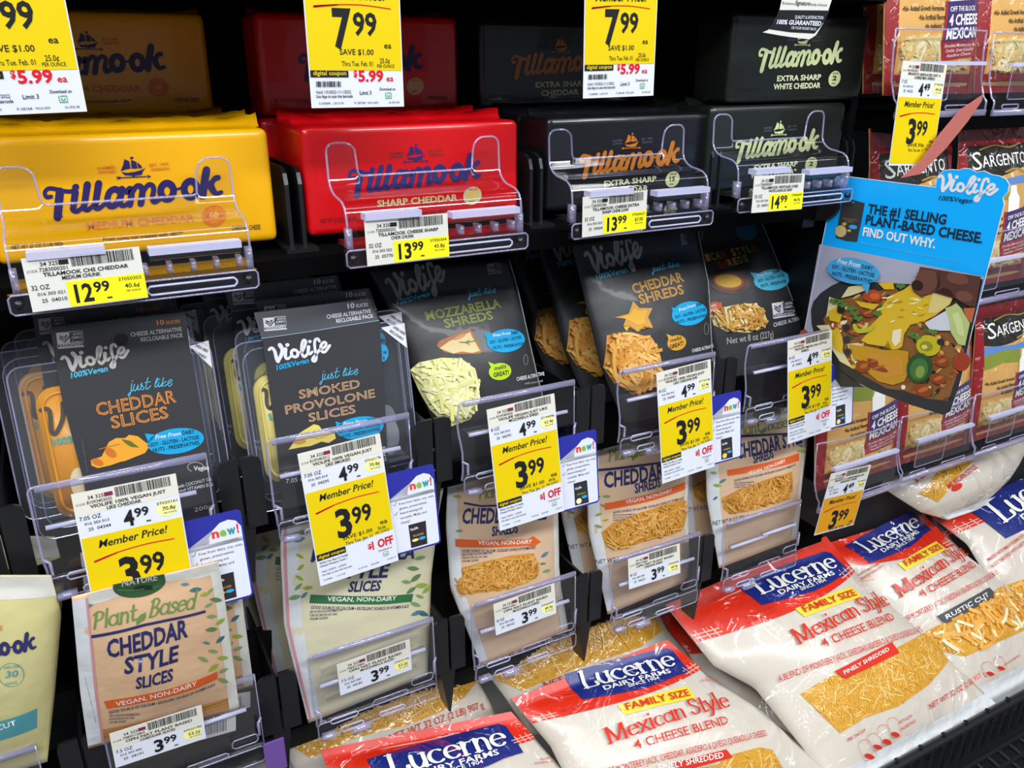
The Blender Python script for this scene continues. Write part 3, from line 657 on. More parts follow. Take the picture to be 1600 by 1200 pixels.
# ---------------------------------------------------------------- wrapped cheese loaves
LW, LH, LT = .18, .080, .053
YREF = PL((-.203, 0, -.004))
def zr(x, y, s=5.0): YREF.z = (x, y, s)
zr(50, 230)
TILLA = traced('loaf_script', [
 ([(150, 385), (112, 388), (101, 350), (130, 322), (185, 326), (240, 340), (292, 345), (328, 335), (346, 312)], 33, 0), ([(338, 312), (344, 310)], 52, 0),
 ([(218, 345), (208, 450), (200, 545)], 66, 0), ([(175, 548), (236, 540)], 12, 0), ([(338, 352), (325, 450), (322, 485), (345, 500), (372, 488), (398, 462)], (58, 32), 0),
 ([(432, 292), (412, 430), (405, 468), (428, 488), (452, 478), (482, 452)], (58, 32), 0), ([(521, 284), (497, 430), (490, 460), (512, 478), (540, 466), (572, 440)], (58, 32), 0),
 ([(690, 352), (650, 326), (606, 350), (588, 410), (606, 456), (648, 452), (684, 400)], 50, 0), ([(702, 328), (688, 410), (694, 445), (718, 456), (748, 436)], (58, 32), 0),
 ([(742, 345), (772, 325), (775, 380), (764, 448)], 52, 0), ([(776, 370), (815, 305), (852, 310), (862, 350), (850, 440)], (36, 54), 0), ([(862, 360), (905, 295), (942, 300), (950, 340), (940, 395), (955, 424), (990, 405)], (36, 46), 0),
 (arc(1055, 342, 50, 62, 0, 360, 16)[:-1], 54, 1), (arc(1238, 326, 50, 62, 0, 360, 16)[:-1], 54, 1), ([(1098, 318), (1140, 325), (1190, 300)], 18, 0), ([(1282, 302), (1310, 305), (1335, 290)], 18, 0),
 ([(1362, 176), (1345, 280), (1332, 378)], 60, 0), ([(1345, 305), (1392, 285), (1432, 238)], 40, 0), ([(1446, 238), (1452, 236)], 44, 0), ([(1392, 288), (1412, 335), (1440, 362), (1478, 350)], (58, 32), 0)],
 (195, 545), (1285, -170), (-14, -180))
SHIP = [[(722, 92), (760, 110), (770, 165), (735, 172), (692, 186), (712, 140)], [(772, 98), (812, 112), (826, 165), (778, 166)], [(818, 115), (850, 140), (862, 162), (832, 164)],
        [(698, 192), (740, 200), (800, 192), (850, 178), (888, 160), (868, 185), (856, 216), (800, 222), (725, 218), (712, 205)], [(768, 74), (792, 76), (790, 90), (768, 94)],
        [(786, 220), (800, 220), (800, 236), (786, 236)], [(655, 228), (672, 232), (690, 226), (690, 250), (675, 246), (660, 258), (668, 242)], [(690, 234), (900, 224), (900, 232), (690, 242)], [(898, 214), (932, 228), (902, 244), (906, 229)]]
def loaf(loc, col, kind, label, grp, art=True, seam=True):
    x, y, z = loc
    t = thing('cheese_loaf', label, 'cheese', (x + LW / 2, y + LT / 2, z), grp)
    M = loaf(col) if False else mat('loaf_' + col.strip('#'), col, .3, .45, .22, 16, dist=.003)
    bm = bmesh.new(); bmesh.ops.create_cube(bm, size=1)
    for vv in bm.verts: vv.co = Vector((vv.co.x * LW, vv.co.y * LT, vv.co.z * LH))
    bmesh.ops.bevel(bm, geom=bm.edges[:], offset=.0065, segments=4, affect='EDGES', profile=.6)
    bmesh.ops.translate(bm, verts=bm.verts, vec=(x + LW / 2, y + LT / 2, z + LH / 2))
    b = MB(); bm.verts.index_update()
    b.add([q.co.copy() for q in bm.verts], [[q.index for q in f.verts] for f in bm.faces], M); bm.free()
    b.build('wrapped_block', t, True)
    if seam:      # pinched film seam along the top back edge
        b = MB(); n = 40; vs = []; r = random.Random(int(x * 999 + y * 77))
        for i in range(n + 1):
            q = i / n; xx = x + .004 + (LW - .002) * q
            e = max(0, q - .86) * .02 + max(0, .1 - q) * .02
            a = r.uniform(-.0006, .0006)
            e2 = .0018 * math.sin(q * 23) * math.sin(q * 9)
            for hh, dy in ((.0, .0), (.003, .002), (.0058 + a + e * 1.4 + e2 * .6, .001 + a + e2), (.003, -.001), (.0, -.003)):
                vs.append((xx, y + LT - .012 + dy * 1.5 + e * .3, z + LH - .0012 + hh))
        fs = [(i * 5 + j, i * 5 + j + 1, i * 5 + j + 6, i * 5 + j + 5) for i in range(n) for j in range(4)]
        b.add(vs, fs, M); b.build('film_seam', t, True)
    if art:
        p = PL((x, y, z)); p.ref = YREF; b = MB(); zr(50, 230)
        c1, c2, c3, c4 = kind[:4]
        I1, I2, I3, I4 = [mat('ink_' + c.strip('#'), c, .4, .2) for c in (c1, c2, c3, c4)]
        g = TILLA; A = (195, 545)
        vs = [(*p.inp((A[0] + q.x * 1285 - q.y * 14, A[1] - q.x * 170 - q.y * 180)), q.z) for q in g[0]]
        put(b, p, vs, g[1], I1, 2)
        for s in SHIP: Q(b, p, s, I1, 2)
        T(b, p, 'FARMER', (513, 176), (657, 162), 22, I3, 2, .03); T(b, p, 'OWNED', (522, 208), (660, 196), 22, I3, 2, .03)
        T(b, p, 'EST. 1909', (920, 152), (1070, 138), 22, I3, 2, .03); T(b, p, 'OREGON', (930, 186), (1076, 174), 22, I3, 2, .03)
        lines, num, kc = kind[4:7]
        if len(lines) == 1:
            T(b, p, lines[0], (430, 646), (1272, 578), 56, I2, 2, .03); T(b, p, 'From cows not treated with rBST*', (557, 732), (1180, 684), 28, I4, 2, .008)
            cc = (1422, 535)
        else:
            T(b, p, lines[0], (500, 640), (1220, 570), 56, I2, 2, .03); T(b, p, lines[1], (600, 722) if len(lines[1]) < 9 else (470, 730), (1130, 668) if len(lines[1]) < 9 else (1240, 655), 56, I2, 2, .03)
            cc = (1440, 545)
        E(b, p, cc, 96, 82, mat('ink_' + kc.strip('#'), kc, .4, .2), 2, -6); T(b, p, num, (cc[0] - 36, cc[1] + 20), (cc[0] + 36, cc[1] + 14), 46, I4 if len(lines) > 1 else mat('ink_seal', kind[7], .4), 3, .03)
        T(b, p, 'AGED OVER', (cc[0] - 45, cc[1] - 45), (cc[0] + 45, cc[1] - 50), 16, mat('ink_seal_' + col.strip('#'), kind[7], .4), 3, .01); T(b, p, 'DAYS' if num == '60' else 'MONTHS', (cc[0] - 28, cc[1] + 60), (cc[0] + 28, cc[1] + 56), 16, mat('ink_seal_' + col.strip('#'), kind[7], .4), 3, .01)
        T(b, p, 'NET WT 32 OZ (2 LB) 907g', (-157, 800), (245, 772), 38, I4, 2, .01); T(b, p, 'CHEDDAR CHEESE', (1565, 650), (1785, 640), 36, I4, 2, .01)
        b.build('printed_lettering', t)
    return t
YK = ('#241a5e', '#e2801c', '#e2801c', '#2c2030', ('MEDIUM CHEDDAR',), '60', '#e87a1c', '#f6c23a')
RK = ('#2a2468', '#cdbf86', '#8e2f28', '#5a1518', ('SHARP CHEDDAR',), '9', '#cdbf86', '#c3202a')
EK = ('#c9761e', '#cfd0a0', '#4a4f5c', '#20241c', ('EXTRA SHARP', 'CHEDDAR'), '15', '#c6cc94', '#20241c')
WK = ('#c6d09a', '#d6dcb4', '#4a525c', '#20241c', ('EXTRA SHARP', 'WHITE CHEDDAR'), '2', '#c6d09a', '#20241c')
YC, RC, BC, WC = '#f0ae00', '#cf0610', '#16171c', '#191e1a'
def stack(x, z, y0, n, col, kind, who, up, upx):
    grp = 'wrapped %s cheese loaves' % who
    a = loaf((x, y0, z), col, kind, '%s wrapped cheese loaf standing in front, behind the clear stop' % who, grp)
    nth = ('second', 'third', 'fourth', 'fifth')
    for k in range(n):
        dup(a, (.004 * (-1) ** k, .0575 * (k + 1), 0), '%s wrapped cheese loaf, %s from the front of its row' % (who, nth[k]))
    if up: dup(a, (upx - x, up - y0, LH + .002), '%s wrapped cheese loaf laid on top of its row, in shade' % who)
stack(-.203, -.004, 0, 3, YC, YK, 'yellow', .172, -.208)
stack(0, -.004, 0, 3, RC, RK, 'red', .118, at(411, 166, .118).x)
stack(.214, -.004, .012, 3, BC, EK, 'black orange lettered', .122, .205)
stack(.384, .002, .002, 1, WC, WK, 'black pale green lettered', .004, .404)
# ---------------------------------------------------------------- vegan slices packs and shreds pouches (middle shelf)
CARD = card('#37373a'); GREY = card('#b9b4ae'); OFFW = card('#e4e4ea'); SKY = card('#52b4d6'); CYAN = paper('#1fa0d4'); TXD = paper('#17303c')
VIO = traced('brush_script', [([(92, 262), (122, 240), (150, 275), (163, 360), (176, 396)], (30, 44), 0), ([(176, 396), (215, 330), (236, 262), (214, 208)], (34, 50), 0),
 ([(272, 252), (262, 345), (284, 368), (322, 338)], (40, 26), 0), ([(292, 208), (298, 204)], 42, 0), (arc(366, 305, 36, 42, 0, 360, 12)[:-1], 34, 1), ([(395, 285), (420, 292), (446, 270)], 18, 0),
 ([(440, 300), (482, 225), (502, 165), (480, 150), (455, 200), (445, 300), (468, 346), (510, 310)], 32, 0), ([(528, 228), (518, 290), (536, 314), (566, 285)], (40, 26), 0), ([(545, 168), (549, 164)], 38, 0),
 ([(654, 162), (640, 134), (606, 152), (596, 230), (604, 330), (592, 390), (566, 398), (560, 372), (600, 322), (650, 262)], 32, 0),
 ([(660, 262), (718, 220), (726, 180), (696, 178), (664, 225), (674, 285), (712, 284), (768, 212)], 32, 0)], (176, 396), (592, -118), (-14, -170))
JUST = traced('fine_script', [([(690, 535), (676, 620), (660, 660), (652, 640), (700, 596)], 9, 0), ([(697, 510), (699, 508)], 11, 0), ([(716, 540), (704, 590), (722, 602), (752, 545)], 9, 0), ([(752, 545), (744, 590), (762, 590), (790, 540)], 9, 0),
 ([(790, 525), (776, 545), (806, 570), (792, 592), (772, 580)], 9, 0), ([(848, 470), (824, 570), (842, 580), (872, 548)], 9, 0), ([(815, 520), (872, 510)], 8, 0),
 ([(915, 540), (948, 480), (935, 478), (912, 545), (922, 562), (950, 530)], 9, 0), ([(955, 512), (946, 550), (960, 555), (985, 520)], 9, 0), ([(962, 486), (964, 484)], 11, 0), ([(1000, 465), (978, 555)], 9, 0), ([(1026, 500), (985, 532), (1008, 548), (1036, 525)], 9, 0),
 ([(1036, 528), (1075, 505), (1078, 482), (1052, 495), (1042, 535), (1060, 548), (1085, 520)], 9, 0)], (690, 600), (395, -64), (-10, -110))
def vio(b, p, a, e, h, m, sub, sa, se, sh_):
    lay_out(b, p, VIO, a, e, h, m, 2, 0)
    if sub: T(b, p, '100%Vegan', sa, se, sh_, sub, 2, .03, .2)
def inline(b, p, s, a, e, h, m, bg):
    h *= .88
    lay_out(b, p, glyphs(s, .022), a, e, h, m, 2, 0); lay_out(b, p, glyphs(s, -.033, .022), a, e, h, bg, 3, 0)
def bubble(b, p, c, rx, ry, ang, tail, m):
    E(b, p, c, rx, ry, m, 2, ang); Q(b, p, tail, m, 2)
def free_from(b, p, L1, L2, L3, h):
    T(b, p, 'Free From', L1[0], L1[1], h, OFFW, 3, .012, .25); T(b, p, 'DAIRY', L1[2], L1[3], h, TXD, 3, .015)
    T(b, p, 'SOY - GLUTEN - LACTOSE', L2[0], L2[1], h * .95, TXD, 3, .015); T(b, p, 'NUTS - PRESERVATIVES', L3[0], L3[1], h * .95, TXD, 3, .015)
def nongmo(b, p, x0, y0, x1, y1, dy, m):        # the butterfly check mark seal
    w, h = x1 - x0, y1 - y0
    q = lambda u, t: (x0 + w * u + (h * .13) * t, y0 + h * t + dy * u)
    Q(b, p, [q(0, 0), q(.5, 0), q(.5, .72), q(0, .72)], m, 2); Q(b, p, [q(0, .9), q(1, .9), q(1, 1), q(0, 1)], m, 2)
    ST(b, p, [q(.5, .0), q(1, 0), q(1, .72), q(0, .72), q(0, .9)], w * .03, m, 2, smooth=False)
    ST(b, p, [q(.1, .35), q(.28, .62), q(.62, .1)], w * .05, CARD, 3, smooth=False); ST(b, p, [q(.12, .2), q(.28, .45), q(.4, .2), q(.26, .3), q(.12, .2)], w * .035, CARD, 3)
    for k, s in enumerate(('NON', 'GMO', 'Project')): T(b, p, s, q(.56, .24 + .22 * k), q(.95, .24 + .22 * k), h * (.16 if k < 2 else .11), m, 2, .02)
    T(b, p, 'VERIFIED', q(.04, .88), q(.96, .88), h * .13, m, 2, .02)
def rrect(x0, y0, x1, y1, r, k=5):
    o = []
    for cx, cy, a in ((x1 - r, y1 - r, 0), (x0 + r, y1 - r, 90), (x0 + r, y0 + r, 180), (x1 - r, y0 + r, 270)):
        o += [(cx + r * math.cos((a + 90 * i / k) * D), cy + r * math.sin((a + 90 * i / k) * D)) for i in range(k + 1)]
    return o
def pack(p, tray, cards, slab_, cheese, label, art, grp):
    """p: plane of the card front; tray/slab: uv boxes (x0, y0, x1, y1); cards: px outline of the sleeve"""
    c = p.W((tray[0] + tray[2]) / 2, tray[1], -.008)
    t = thing('cheese_slices_pack', label, 'cheese pack', c, grp)
    b = MB(); ring = rrect(*tray, .009); n = p.n
    inner = rrect(tray[0] + .006, tray[1] + .006, tray[2] - .006, tray[3] - .006, .012)
    b.prism([p.W(x, y, -.0014) for x, y in ring], n * -.0008, BLIST)
    k = len(inner)
    b.add([p.W(x, y, -.0025) for x, y in inner] + [p.W(x * .985 + .015 * c.x, y, -.013) for x, y in inner], [(i, (i + 1) % k, k + (i + 1) % k, k + i) for i in range(k)] + [tuple(range(2 * k - 1, k - 1, -1))], BLIST)
    b.tube([p.W(x, y, -.0014) for x, y in ring], .0006, EDGE, 5, True); b.tube([p.W(x, y, -.0024) for x, y in inner], .0004, EDGE, 5, True)
    b.build('plastic_tray', t)
    b = MB(); s = rrect(*slab_, .012)
    b.prism([p.W(x, y, -.0032) for x, y in s], n * -.0085, cheese)
    s2 = rrect(slab_[0] + .004, slab_[1] + .004, slab_[2] - .004, slab_[3] - .004, .01); b.tube([p.W(x, y, -.0032) for x, y in s2], .0012, cheese, 6, True)
    b.build('cheese_slices', t, True)
    b = MB(); uv = [p.inp(q) for q in cards]
    if sum(uv[i].x * uv[(i + 1) % len(uv)].y - uv[(i + 1) % len(uv)].x * uv[i].y for i in range(len(uv))) < 0: uv.reverse()
    b.prism([p.W(q.x, q.y) for q in uv], n * -.0007, CARD)
    art(b, p)
    b.build('card_sleeve', t)
    return t
def tri(b, p, pts, ta, tb, tc, td, h):   # the white corner sticker reading open here
    Q(b, p, pts, OFFW, 1); T(b, p, 'OPEN HERE', ta, tb, h, INK, 2, .02); T(b, p, 'RECLOSABLE', tc, td, h, INK, 2, .02)
OCH = mat('cheddar_slice', '#e0930f', .38, .1, .15, 60, dist=.001); PRV = mat('provolone_slice', '#e4cf72', .4, .1, .15, 60, dist=.001)
pA = PL((0, -.0355, -.27), 10)
def artA(b, p):
    p.zoom(0, 380, 5)
    nongmo(b, p, 438, 700, 640, 825, -16, GREY)
    E(b, p, (947, 752), 56, 48, DARK, 2, -5)
    T(b, p, '10', (1226, 638), (1284, 634), 36, mat('ink_orange', '#c8742c', .45), 2, .03); T(b, p, 'SLICES', (1297, 632), (1408, 620), 24, mat('ink_orange', '#c8742c', .45), 2, .02)
    T(b, p, 'CHEESE ALTERNATIVE', (1022, 730), (1420, 686), 32, GREY, 2, .02); T(b, p, 'RECLOSABLE PACK', (1102, 770), (1432, 732), 32, GREY, 2, .02)
    vio(b, p, (570, 990), (1010, 880), 122, GREY, SKY, (555, 1055), (842, 998), 44)
    p.zoom(0, 580)
    lay_out(b, p, JUST, (728, 105), (950, 76), 62, SKY, 2, 0)
    OR = mat('ink_amber', '#d88a3e', .45)
    inline(b, p, 'CHEDDAR', (536, 246), (975, 168), 78, OR, CARD); inline(b, p, 'SLICES', (618, 316), (932, 256), 76, OR, CARD)
    bubble(b, p, (968, 385), 158, 70, -8, [(798, 342), (860, 350), (820, 400)], CYAN)
    free_from(b, p, ((856, 374), (996, 352), (1006, 350), (1072, 342)), ((830, 416), (1098, 372)), ((845, 446), (1100, 402)), 22)
    SL = mat('cheddar_print', '#e9a12c', .5); S2 = mat('cheddar_print_shade', '#c96f24', .5); LF = mat('herb_print', '#5d6b2a', .5)
    Q(b, p, [(500, 490), (560, 470), (600, 390), (640, 368), (690, 368), (712, 350), (760, 358), (826, 410), (800, 450), (690, 494), (660, 500), (610, 518), (540, 534), (505, 520)], SL, 2)
    E(b, p, (538, 500), 34, 18, S2, 3, 20); E(b, p, (610, 448), 36, 22, S2, 3, 35); ST(b, p, [(545, 430), (600, 415), (660, 400)], 5, S2, 3); Q(b, p, [(668, 372), (720, 384), (768, 420), (720, 415), (690, 395)], LF, 3)
    T(b, p, 'Vegan', (1068, 548), (1152, 540), 24, OFFW, 2, .02); ST(b, p, arc(1078, 528, 44, 26, 120, 420, 12), 4, GREY, 2)
    T(b, p, 'with COCONUT OIL', (980, 645), (1170, 600), 18, OFFW, 2, .015); T(b, p, 'and VITAMIN B12', (990, 668), (1175, 630), 18, OFFW, 2, .015)
    T(b, p, 'Serving suggestion', (482, 555), (452, 372), 11, GREY, 2, 0)
    T(b, p, '200g', (1072, 775), (1170, 752), 22, GREY, 2, .01)
cardA = [(78, 511), (289, 487), (296, 540), (328, 720), (345, 815), (147, 840), (130, 750), (96, 620)]
def uvbox(p, *q):
    a = [p.inp(x) for x in q]; return (min(t.x for t in a), min(t.y for t in a), max(t.x for t in a), max(t.y for t in a))
pA.z = None
sl = pA.inp((50, 612)); s2 = pA.inp((112, 812))
TA = pack(pA, (pA.inp((20, 640)).x, pA.inp((75, 845)).y, pA.inp((338, 600)).x, pA.inp((331, 532)).y), cardA, (sl.x, s2.y, sl.x + .085, sl.y), OCH, 'orange cheddar slices in a clear tray with a charcoal sleeve, front of its lane', artA, 'charcoal sleeved cheddar slices packs')
b = MB(); pp = PL(pA.o + pA.n * -.0026, 10); pp.zoom(0, 580)
DK = mat('brown_print', '#4a3c2c', .5)
ST(b, pp, [(225, 215), (270, 215), (285, 330), (310, 340), (345, 260), (345, 175)], 26, DK, 1); T(b, pp, '100%', (290, 412), (420, 390), 40, mat('teal_print', '#5fa7a0', .5), 1, .03)
E(b, pp, (450, 625), 60, 95, mat('pale_label', '#e6cfa4', .5), 1, -15)
b.build('tray_print', TA); b = MB()
tri(b, PL(pA.o + pA.n * -.0012, 10, z=(0, 300, 3.529)), [(1042, 850), (1150, 818), (1170, 970)], (1072, 850), (1142, 885), (1052, 875), (1132, 920), 17)
b.build('corner_sticker', TA)
GA = 'charcoal sleeved cheddar slices packs'
for k, (dx, dy, dz, n) in enumerate(((-.010, .028, .004, 'second'), (-.004, .052, .004, 'third'), (.004, .082, .003, 'last'))):
    dup(TA, (dx, dy, dz), 'orange cheddar slices pack in charcoal sleeve, %s from the front of its lane' % n)
pB = PL((0, -.0355, -.27), 10)
def artB(b, p):
    p.zoom(320, 400, 4)
    Q(b, p, [(307, 358), (1026, 268), (1085, 405), (353, 515)], card('#55555c'), .5)
    nongmo(b, p, 362, 388, 502, 470, -12, OFFW)
    TN = mat('ink_tan', '#c9a07c', .45)
    T(b, p, '10', (893, 328), (936, 322), 30, OFFW, 2, .03); T(b, p, 'SLICES', (944, 321), (1020, 312), 20, OFFW, 2, .02)
    T(b, p, 'CHEESE ALTERNATIVE', (762, 392), (1038, 354), 24, OFFW, 2, .02); T(b, p, 'RECLOSABLE PACK', (822, 418), (1054, 384), 24, OFFW, 2, .02)
    ST(b, p, [(352, 515), (600, 480), (850, 440), (1088, 402)], 3, card('#a9cfe0'), 2)
    p.zoom(410, 510, 7.2727)
    vio(b, p, (176, 396), (768, 278), 170, OFFW, CYAN, (160, 500), (528, 410), 58)
    lay_out(b, p, JUST, (690, 600), (1085, 536), 110, SKY, 2, 0)
    inline(b, p, 'SMOKED', (420, 822), (1112, 692), 108, TN, CARD); inline(b, p, 'PROVOLONE', (265, 998), (1280, 802), 108, TN, CARD); inline(b, p, 'SLICES', (528, 1085), (1062, 980), 108, TN, CARD)
    p.zoom(400, 580)
    bubble(b, p, (572, 312), 132, 62, -8, [(437, 275), (480, 290), (450, 330)], CYAN)
    free_from(b, p, ((480, 300), (610, 280), (615, 280), (665, 272)), ((455, 345), (685, 298)), ((468, 372), (685, 325)), 20)
    Q(b, p, [(178, 432), (205, 395), (240, 340), (318, 292), (345, 298), (370, 330), (432, 340), (440, 370), (400, 395), (360, 388), (300, 412), (240, 420)], mat('provolone_print', '#e6cf62', .5), 2); E(b, p, (240, 388), 36, 14, mat('provolone_rind', '#c9953a', .5), 3, -8); ST(b, p, [(280, 340), (330, 370), (400, 350)], 5, mat('provolone_rind', '#c9953a', .5), 3)
    T(b, p, 'Net wt', (160, 575), (250, 560), 22, OFFW, 2, .004); T(b, p, '7.05 oz', (165, 618), (280, 600), 24, OFFW, 2, .004); T(b, p, 'Vegan', (640, 440), (712, 428), 22, OFFW, 2, .015); T(b, p, 'COCONUT OIL', (610, 482), (716, 466), 18, OFFW, 2, .012); T(b, p, 'VITAMIN B12', (620, 506), (718, 492), 18, OFFW, 2, .012)
cardB = [(397, 488), (581, 467), (593, 502), (602, 640), (609, 770), (442, 795), (431, 682), (410, 530)]
sl = pB.inp((395, 592)); s2 = pB.inp((428, 758))
GB = 'charcoal sleeved smoked provolone packs'
TB = pack(pB, (pB.inp((372, 600)).x, pB.inp((420, 800)).y, pB.inp((645, 620)).x, pB.inp((637, 499)).y), cardB, (sl.x, s2.y, sl.x + .085, sl.y), PRV, 'smoked provolone slices in a clear tray with a charcoal sleeve, front of its lane', artB, GB)
b = MB(); pp = PL(pB.o + pB.n * -.0026, 10); pp.zoom(400, 580)
ST(b, pp, [(30, 100), (55, 110), (60, 180), (80, 205), (110, 150)], 20, DK, 1); T(b, pp, '1', (78, 272), (90, 268), 40, mat('teal_print', '#5fa7a0', .5), 1, .03); E(b, pp, (735, 360), 55, 100, mat('grey_label', '#8d9094', .5), 1)
b.build('tray_print', TB); b = MB(); pp.zoom(410, 510, 7.2727); E(b, pp, (1365, 302), 66, 98, CYAN, 1); T(b, pp, 'SE', (1375, 312), (1415, 306), 30, TXD, 2, .02); T(b, pp, 'S', (1370, 374), (1392, 370), 28, TXD, 2, .02)
b.build('back_print', TB); b = MB()
tri(b, PL(pB.o + pB.n * -.0012, 10, z=(400, 300, 3.529)), [(688, 748), (818, 722), (835, 862)], (752, 748), (818, 790), (735, 770), (808, 818), 17)
b.build('corner_sticker', TB); b = MB()
b.tube([pB.W(*pB.inp(q), .001) for q in ((400, 530), (392, 538), (391, 548), (396, 552))], .0004, SKY, 5); b.build('loose_thread', TB); b = MB(); b.tube([pB.W(*pB.inp(q), .001) for q in ((595, 502), (604, 497), (612, 480), (620, 463))], .0004, SKY, 5)
b.build('loose_thread', TB)
for k, (dx, dy, dz, n) in enumerate(((.006, .022, .003, 'second'), (-.012, .050, .010, 'third'), (-.026, .088, .012, 'last'))):
    dup(TB, (dx, dy, dz), 'smoked provolone slices pack in charcoal sleeve, %s from the front of its lane' % n)
# ---- pillow shaped bags
def lerp_path(pl, t):
    L = [0]
    for i in range(1, len(pl)): L.append(L[-1] + (pl[i] - pl[i - 1]).length)
    d = t * L[-1]
    for i in range(1, len(pl)):
        if d <= L[i] or i == len(pl) - 1:
            f = (d - L[i - 1]) / max(1e-9, L[i] - L[i - 1]); return pl[i - 1] + (pl[i] - pl[i - 1]) * f
def bag_body(p, left, right, H, seed, wr=.0012, flat=.1, flatb=.06, nx=26, ny=32, raw=False, wsc=26):
    """left/right: outline from top to bottom in input units; sets the puffed height field of p"""
    p.hf = None
    Lp = [Vector(q) if raw else p.inp(q) for q in left]; Rp = [Vector(q) if raw else p.inp(q) for q in right]
    tab = [(lerp_path(Lp, k / 60), lerp_path(Rp, k / 60)) for k in range(61)]
    def row(t):
        t = max(0, min(60, t * 60)); k = min(59, int(t)); f = t - k
        return tab[k][0].lerp(tab[k + 1][0], f), tab[k][1].lerp(tab[k + 1][1], f)
    def st(u, v):
        t = .5
        for _ in range(5):
            a, c = row(t); q = c - a; s = ((u - a.x) * q.x + (v - a.y) * q.y) / max(1e-9, q.length_squared)
            m = a + q * s; a2, c2 = row(min(1, t + .02)); m2 = a2 + (c2 - a2) * s; g = m2 - m
            if g.length < 1e-9: a2, c2 = row(t - .02); m2 = a2 + (c2 - a2) * s; g = m - m2
            t = max(0, min(1, t + .02 * ((u - m.x) * g.x + (v - m.y) * g.y) / max(1e-12, g.length_squared)))
        return max(0, min(1, s)), t
    def height(s, t, u, v):
        tt = max(0, min(1, (t - flat) / (1 - flat - flatb)))
        prof = (4 * s * (1 - s)) ** .62 * (4 * tt * (1 - tt)) ** .85
        nz = noise.noise(Vector((u * wsc + seed * 7.1, v * wsc, seed))) + .3 * noise.noise(Vector((u * wsc * 2.3 + seed, v * wsc * 2.3, 3 + seed)))
        return H * prof + wr * nz * (.25 + prof)
    p.hf = lambda u, v: height(*st(u, v), u, v)
    p.ok = lambda u, v: .04 < st(u, v)[0] < .96 and .03 < st(u, v)[1] < .98
    front = []; back = []
    for j in range(ny + 1):
        a, c = row(j / ny)
        for i in range(nx + 1):
            q = a.lerp(c, i / nx)
            front.append(p.o + p.u * q.x + p.v * q.y + p.n * height(i / nx, j / ny, q.x, q.y)); back.append(p.o + p.u * q.x + p.v * q.y - p.n * (.25 * height(i / nx, j / ny, q.x, q.y) + .0015))
    fs = []; w_ = nx + 1
    for j in range(ny):
        for i in range(nx): fs.append((j * w_ + i, (j + 1) * w_ + i, (j + 1) * w_ + i + 1, j * w_ + i + 1))
    bf = [tuple(k + len(front) for k in reversed(f)) for f in fs]
    rim = [j * w_ for j in range(ny)] + [ny * w_ + i for i in range(nx)] + [j * w_ + nx for j in range(ny, 0, -1)] + [i for i in range(nx, 0, -1)]
    n = len(front); sf = [(rim[(k + 1) % len(rim)], rim[k], rim[k] + n, rim[(k + 1) % len(rim)] + n) for k in range(len(rim))]
    return front + back, fs + bf + sf, row
def inside(pts, q):
    c = False; j = len(pts) - 1
    for i in range(len(pts)):
        if (pts[i].y > q.y) != (pts[j].y > q.y) and q.x < (pts[j].x - pts[i].x) * (q.y - pts[i].y) / (pts[j].y - pts[i].y) + pts[i].x: c = not c
        j = i
    return c
def shreds(b, p, poly, n, mats, ln, wd, seed, lift=.003, base=None, lay=1):
    if base: Q(b, p, poly, base, lay)
    uv = [p.inp(x) for x in poly]; r = random.Random(seed)
    x0, x1 = min(q.x for q in uv), max(q.x for q in uv); y0, y1 = min(q.y for q in uv), max(q.y for q in uv); k = 0
    while k < n:
        c = Vector((r.uniform(x0, x1), r.uniform(y0, y1)))
        a = r.uniform(0, math.pi); d = Vector((math.cos(a), math.sin(a))); l = ln * r.uniform(.5, 1.1) / 2
        if not (inside(uv, c) and inside(uv, c + d * l) and inside(uv, c - d * l)):
            k += .25; continue
        k += 1
        e = Vector((-d.y, d.x)); h0 = r.uniform(.0002, lift); w2 = wd * r.uniform(.7, 1.2) / 2; bd = r.uniform(-.15, .15) * l; vs = []
        for q in (-1, -.33, .33, 1):
            m = c + d * (l * q) + e * (bd * (1 - q * q)); tl = r.uniform(-.0006, .0006)
            vs += [p.W(*(m + e * w2), h0 + tl - w2), p.W(*(m + e * w2), h0 + tl + w2), p.W(*(m - e * w2), h0 + tl + w2), p.W(*(m - e * w2), h0 + tl - w2)]
        fs = [(0, 1, 2, 3), (15, 14, 13, 12)]
        for q in range(3):
            for g in range(4): fs.append((q * 4 + g, q * 4 + 4 + g, q * 4 + 4 + (g + 1) % 4, q * 4 + (g + 1) % 4))
        b.add(vs, [tuple(reversed(f)) for f in fs], r.choice(mats))
def cheese(key, cols): return [mat('shred_%s_%d' % (key, i), c, .4, .25) for i, c in enumerate(cols)]
MOZ = cheese('mozzarella', ('#e6e2a4', '#dcd88e', '#eeebba')); CHD = cheese('cheddar', ('#dca24a', '#d08f34', '#e6b566')); MEX = cheese('mixed', ('#d8a848', '#e6cf90', '#c98f38'))
POUCH = mat('pouch_black', '#2c2d2f', .46, .1, .3, 22, dist=.004)
def pouch(p, left, right, label, grp, art, fill, H=.016, seed=1, lay=None):
    t = thing('cheese_shreds_pouch', label, 'cheese pouch', p.W(*((p.inp(left[-1]) + p.inp(right[-1])) / 2)), grp)
    vs, fs, row = bag_body(p, left, right, H, seed, flat=.16, flatb=.02)
    b = MB(); b.add(vs, fs, POUCH)
    art(b, p); b.build('pouch', t, True)
    b = MB(); fill(b, p); f = b.build('cheese_shreds', t, kind='stuff')
    b = MB(); n = 27 * 33                     # crimped edge seam
    b.tube([vs[j * 27 + 26] + p.n * .0006 for j in range(33)], .0007, mat('seam_grey', '#8a8d8a', .3, .5, .6, 300, dist=.001), 5); b.build('side_seam', t, True)
    return t
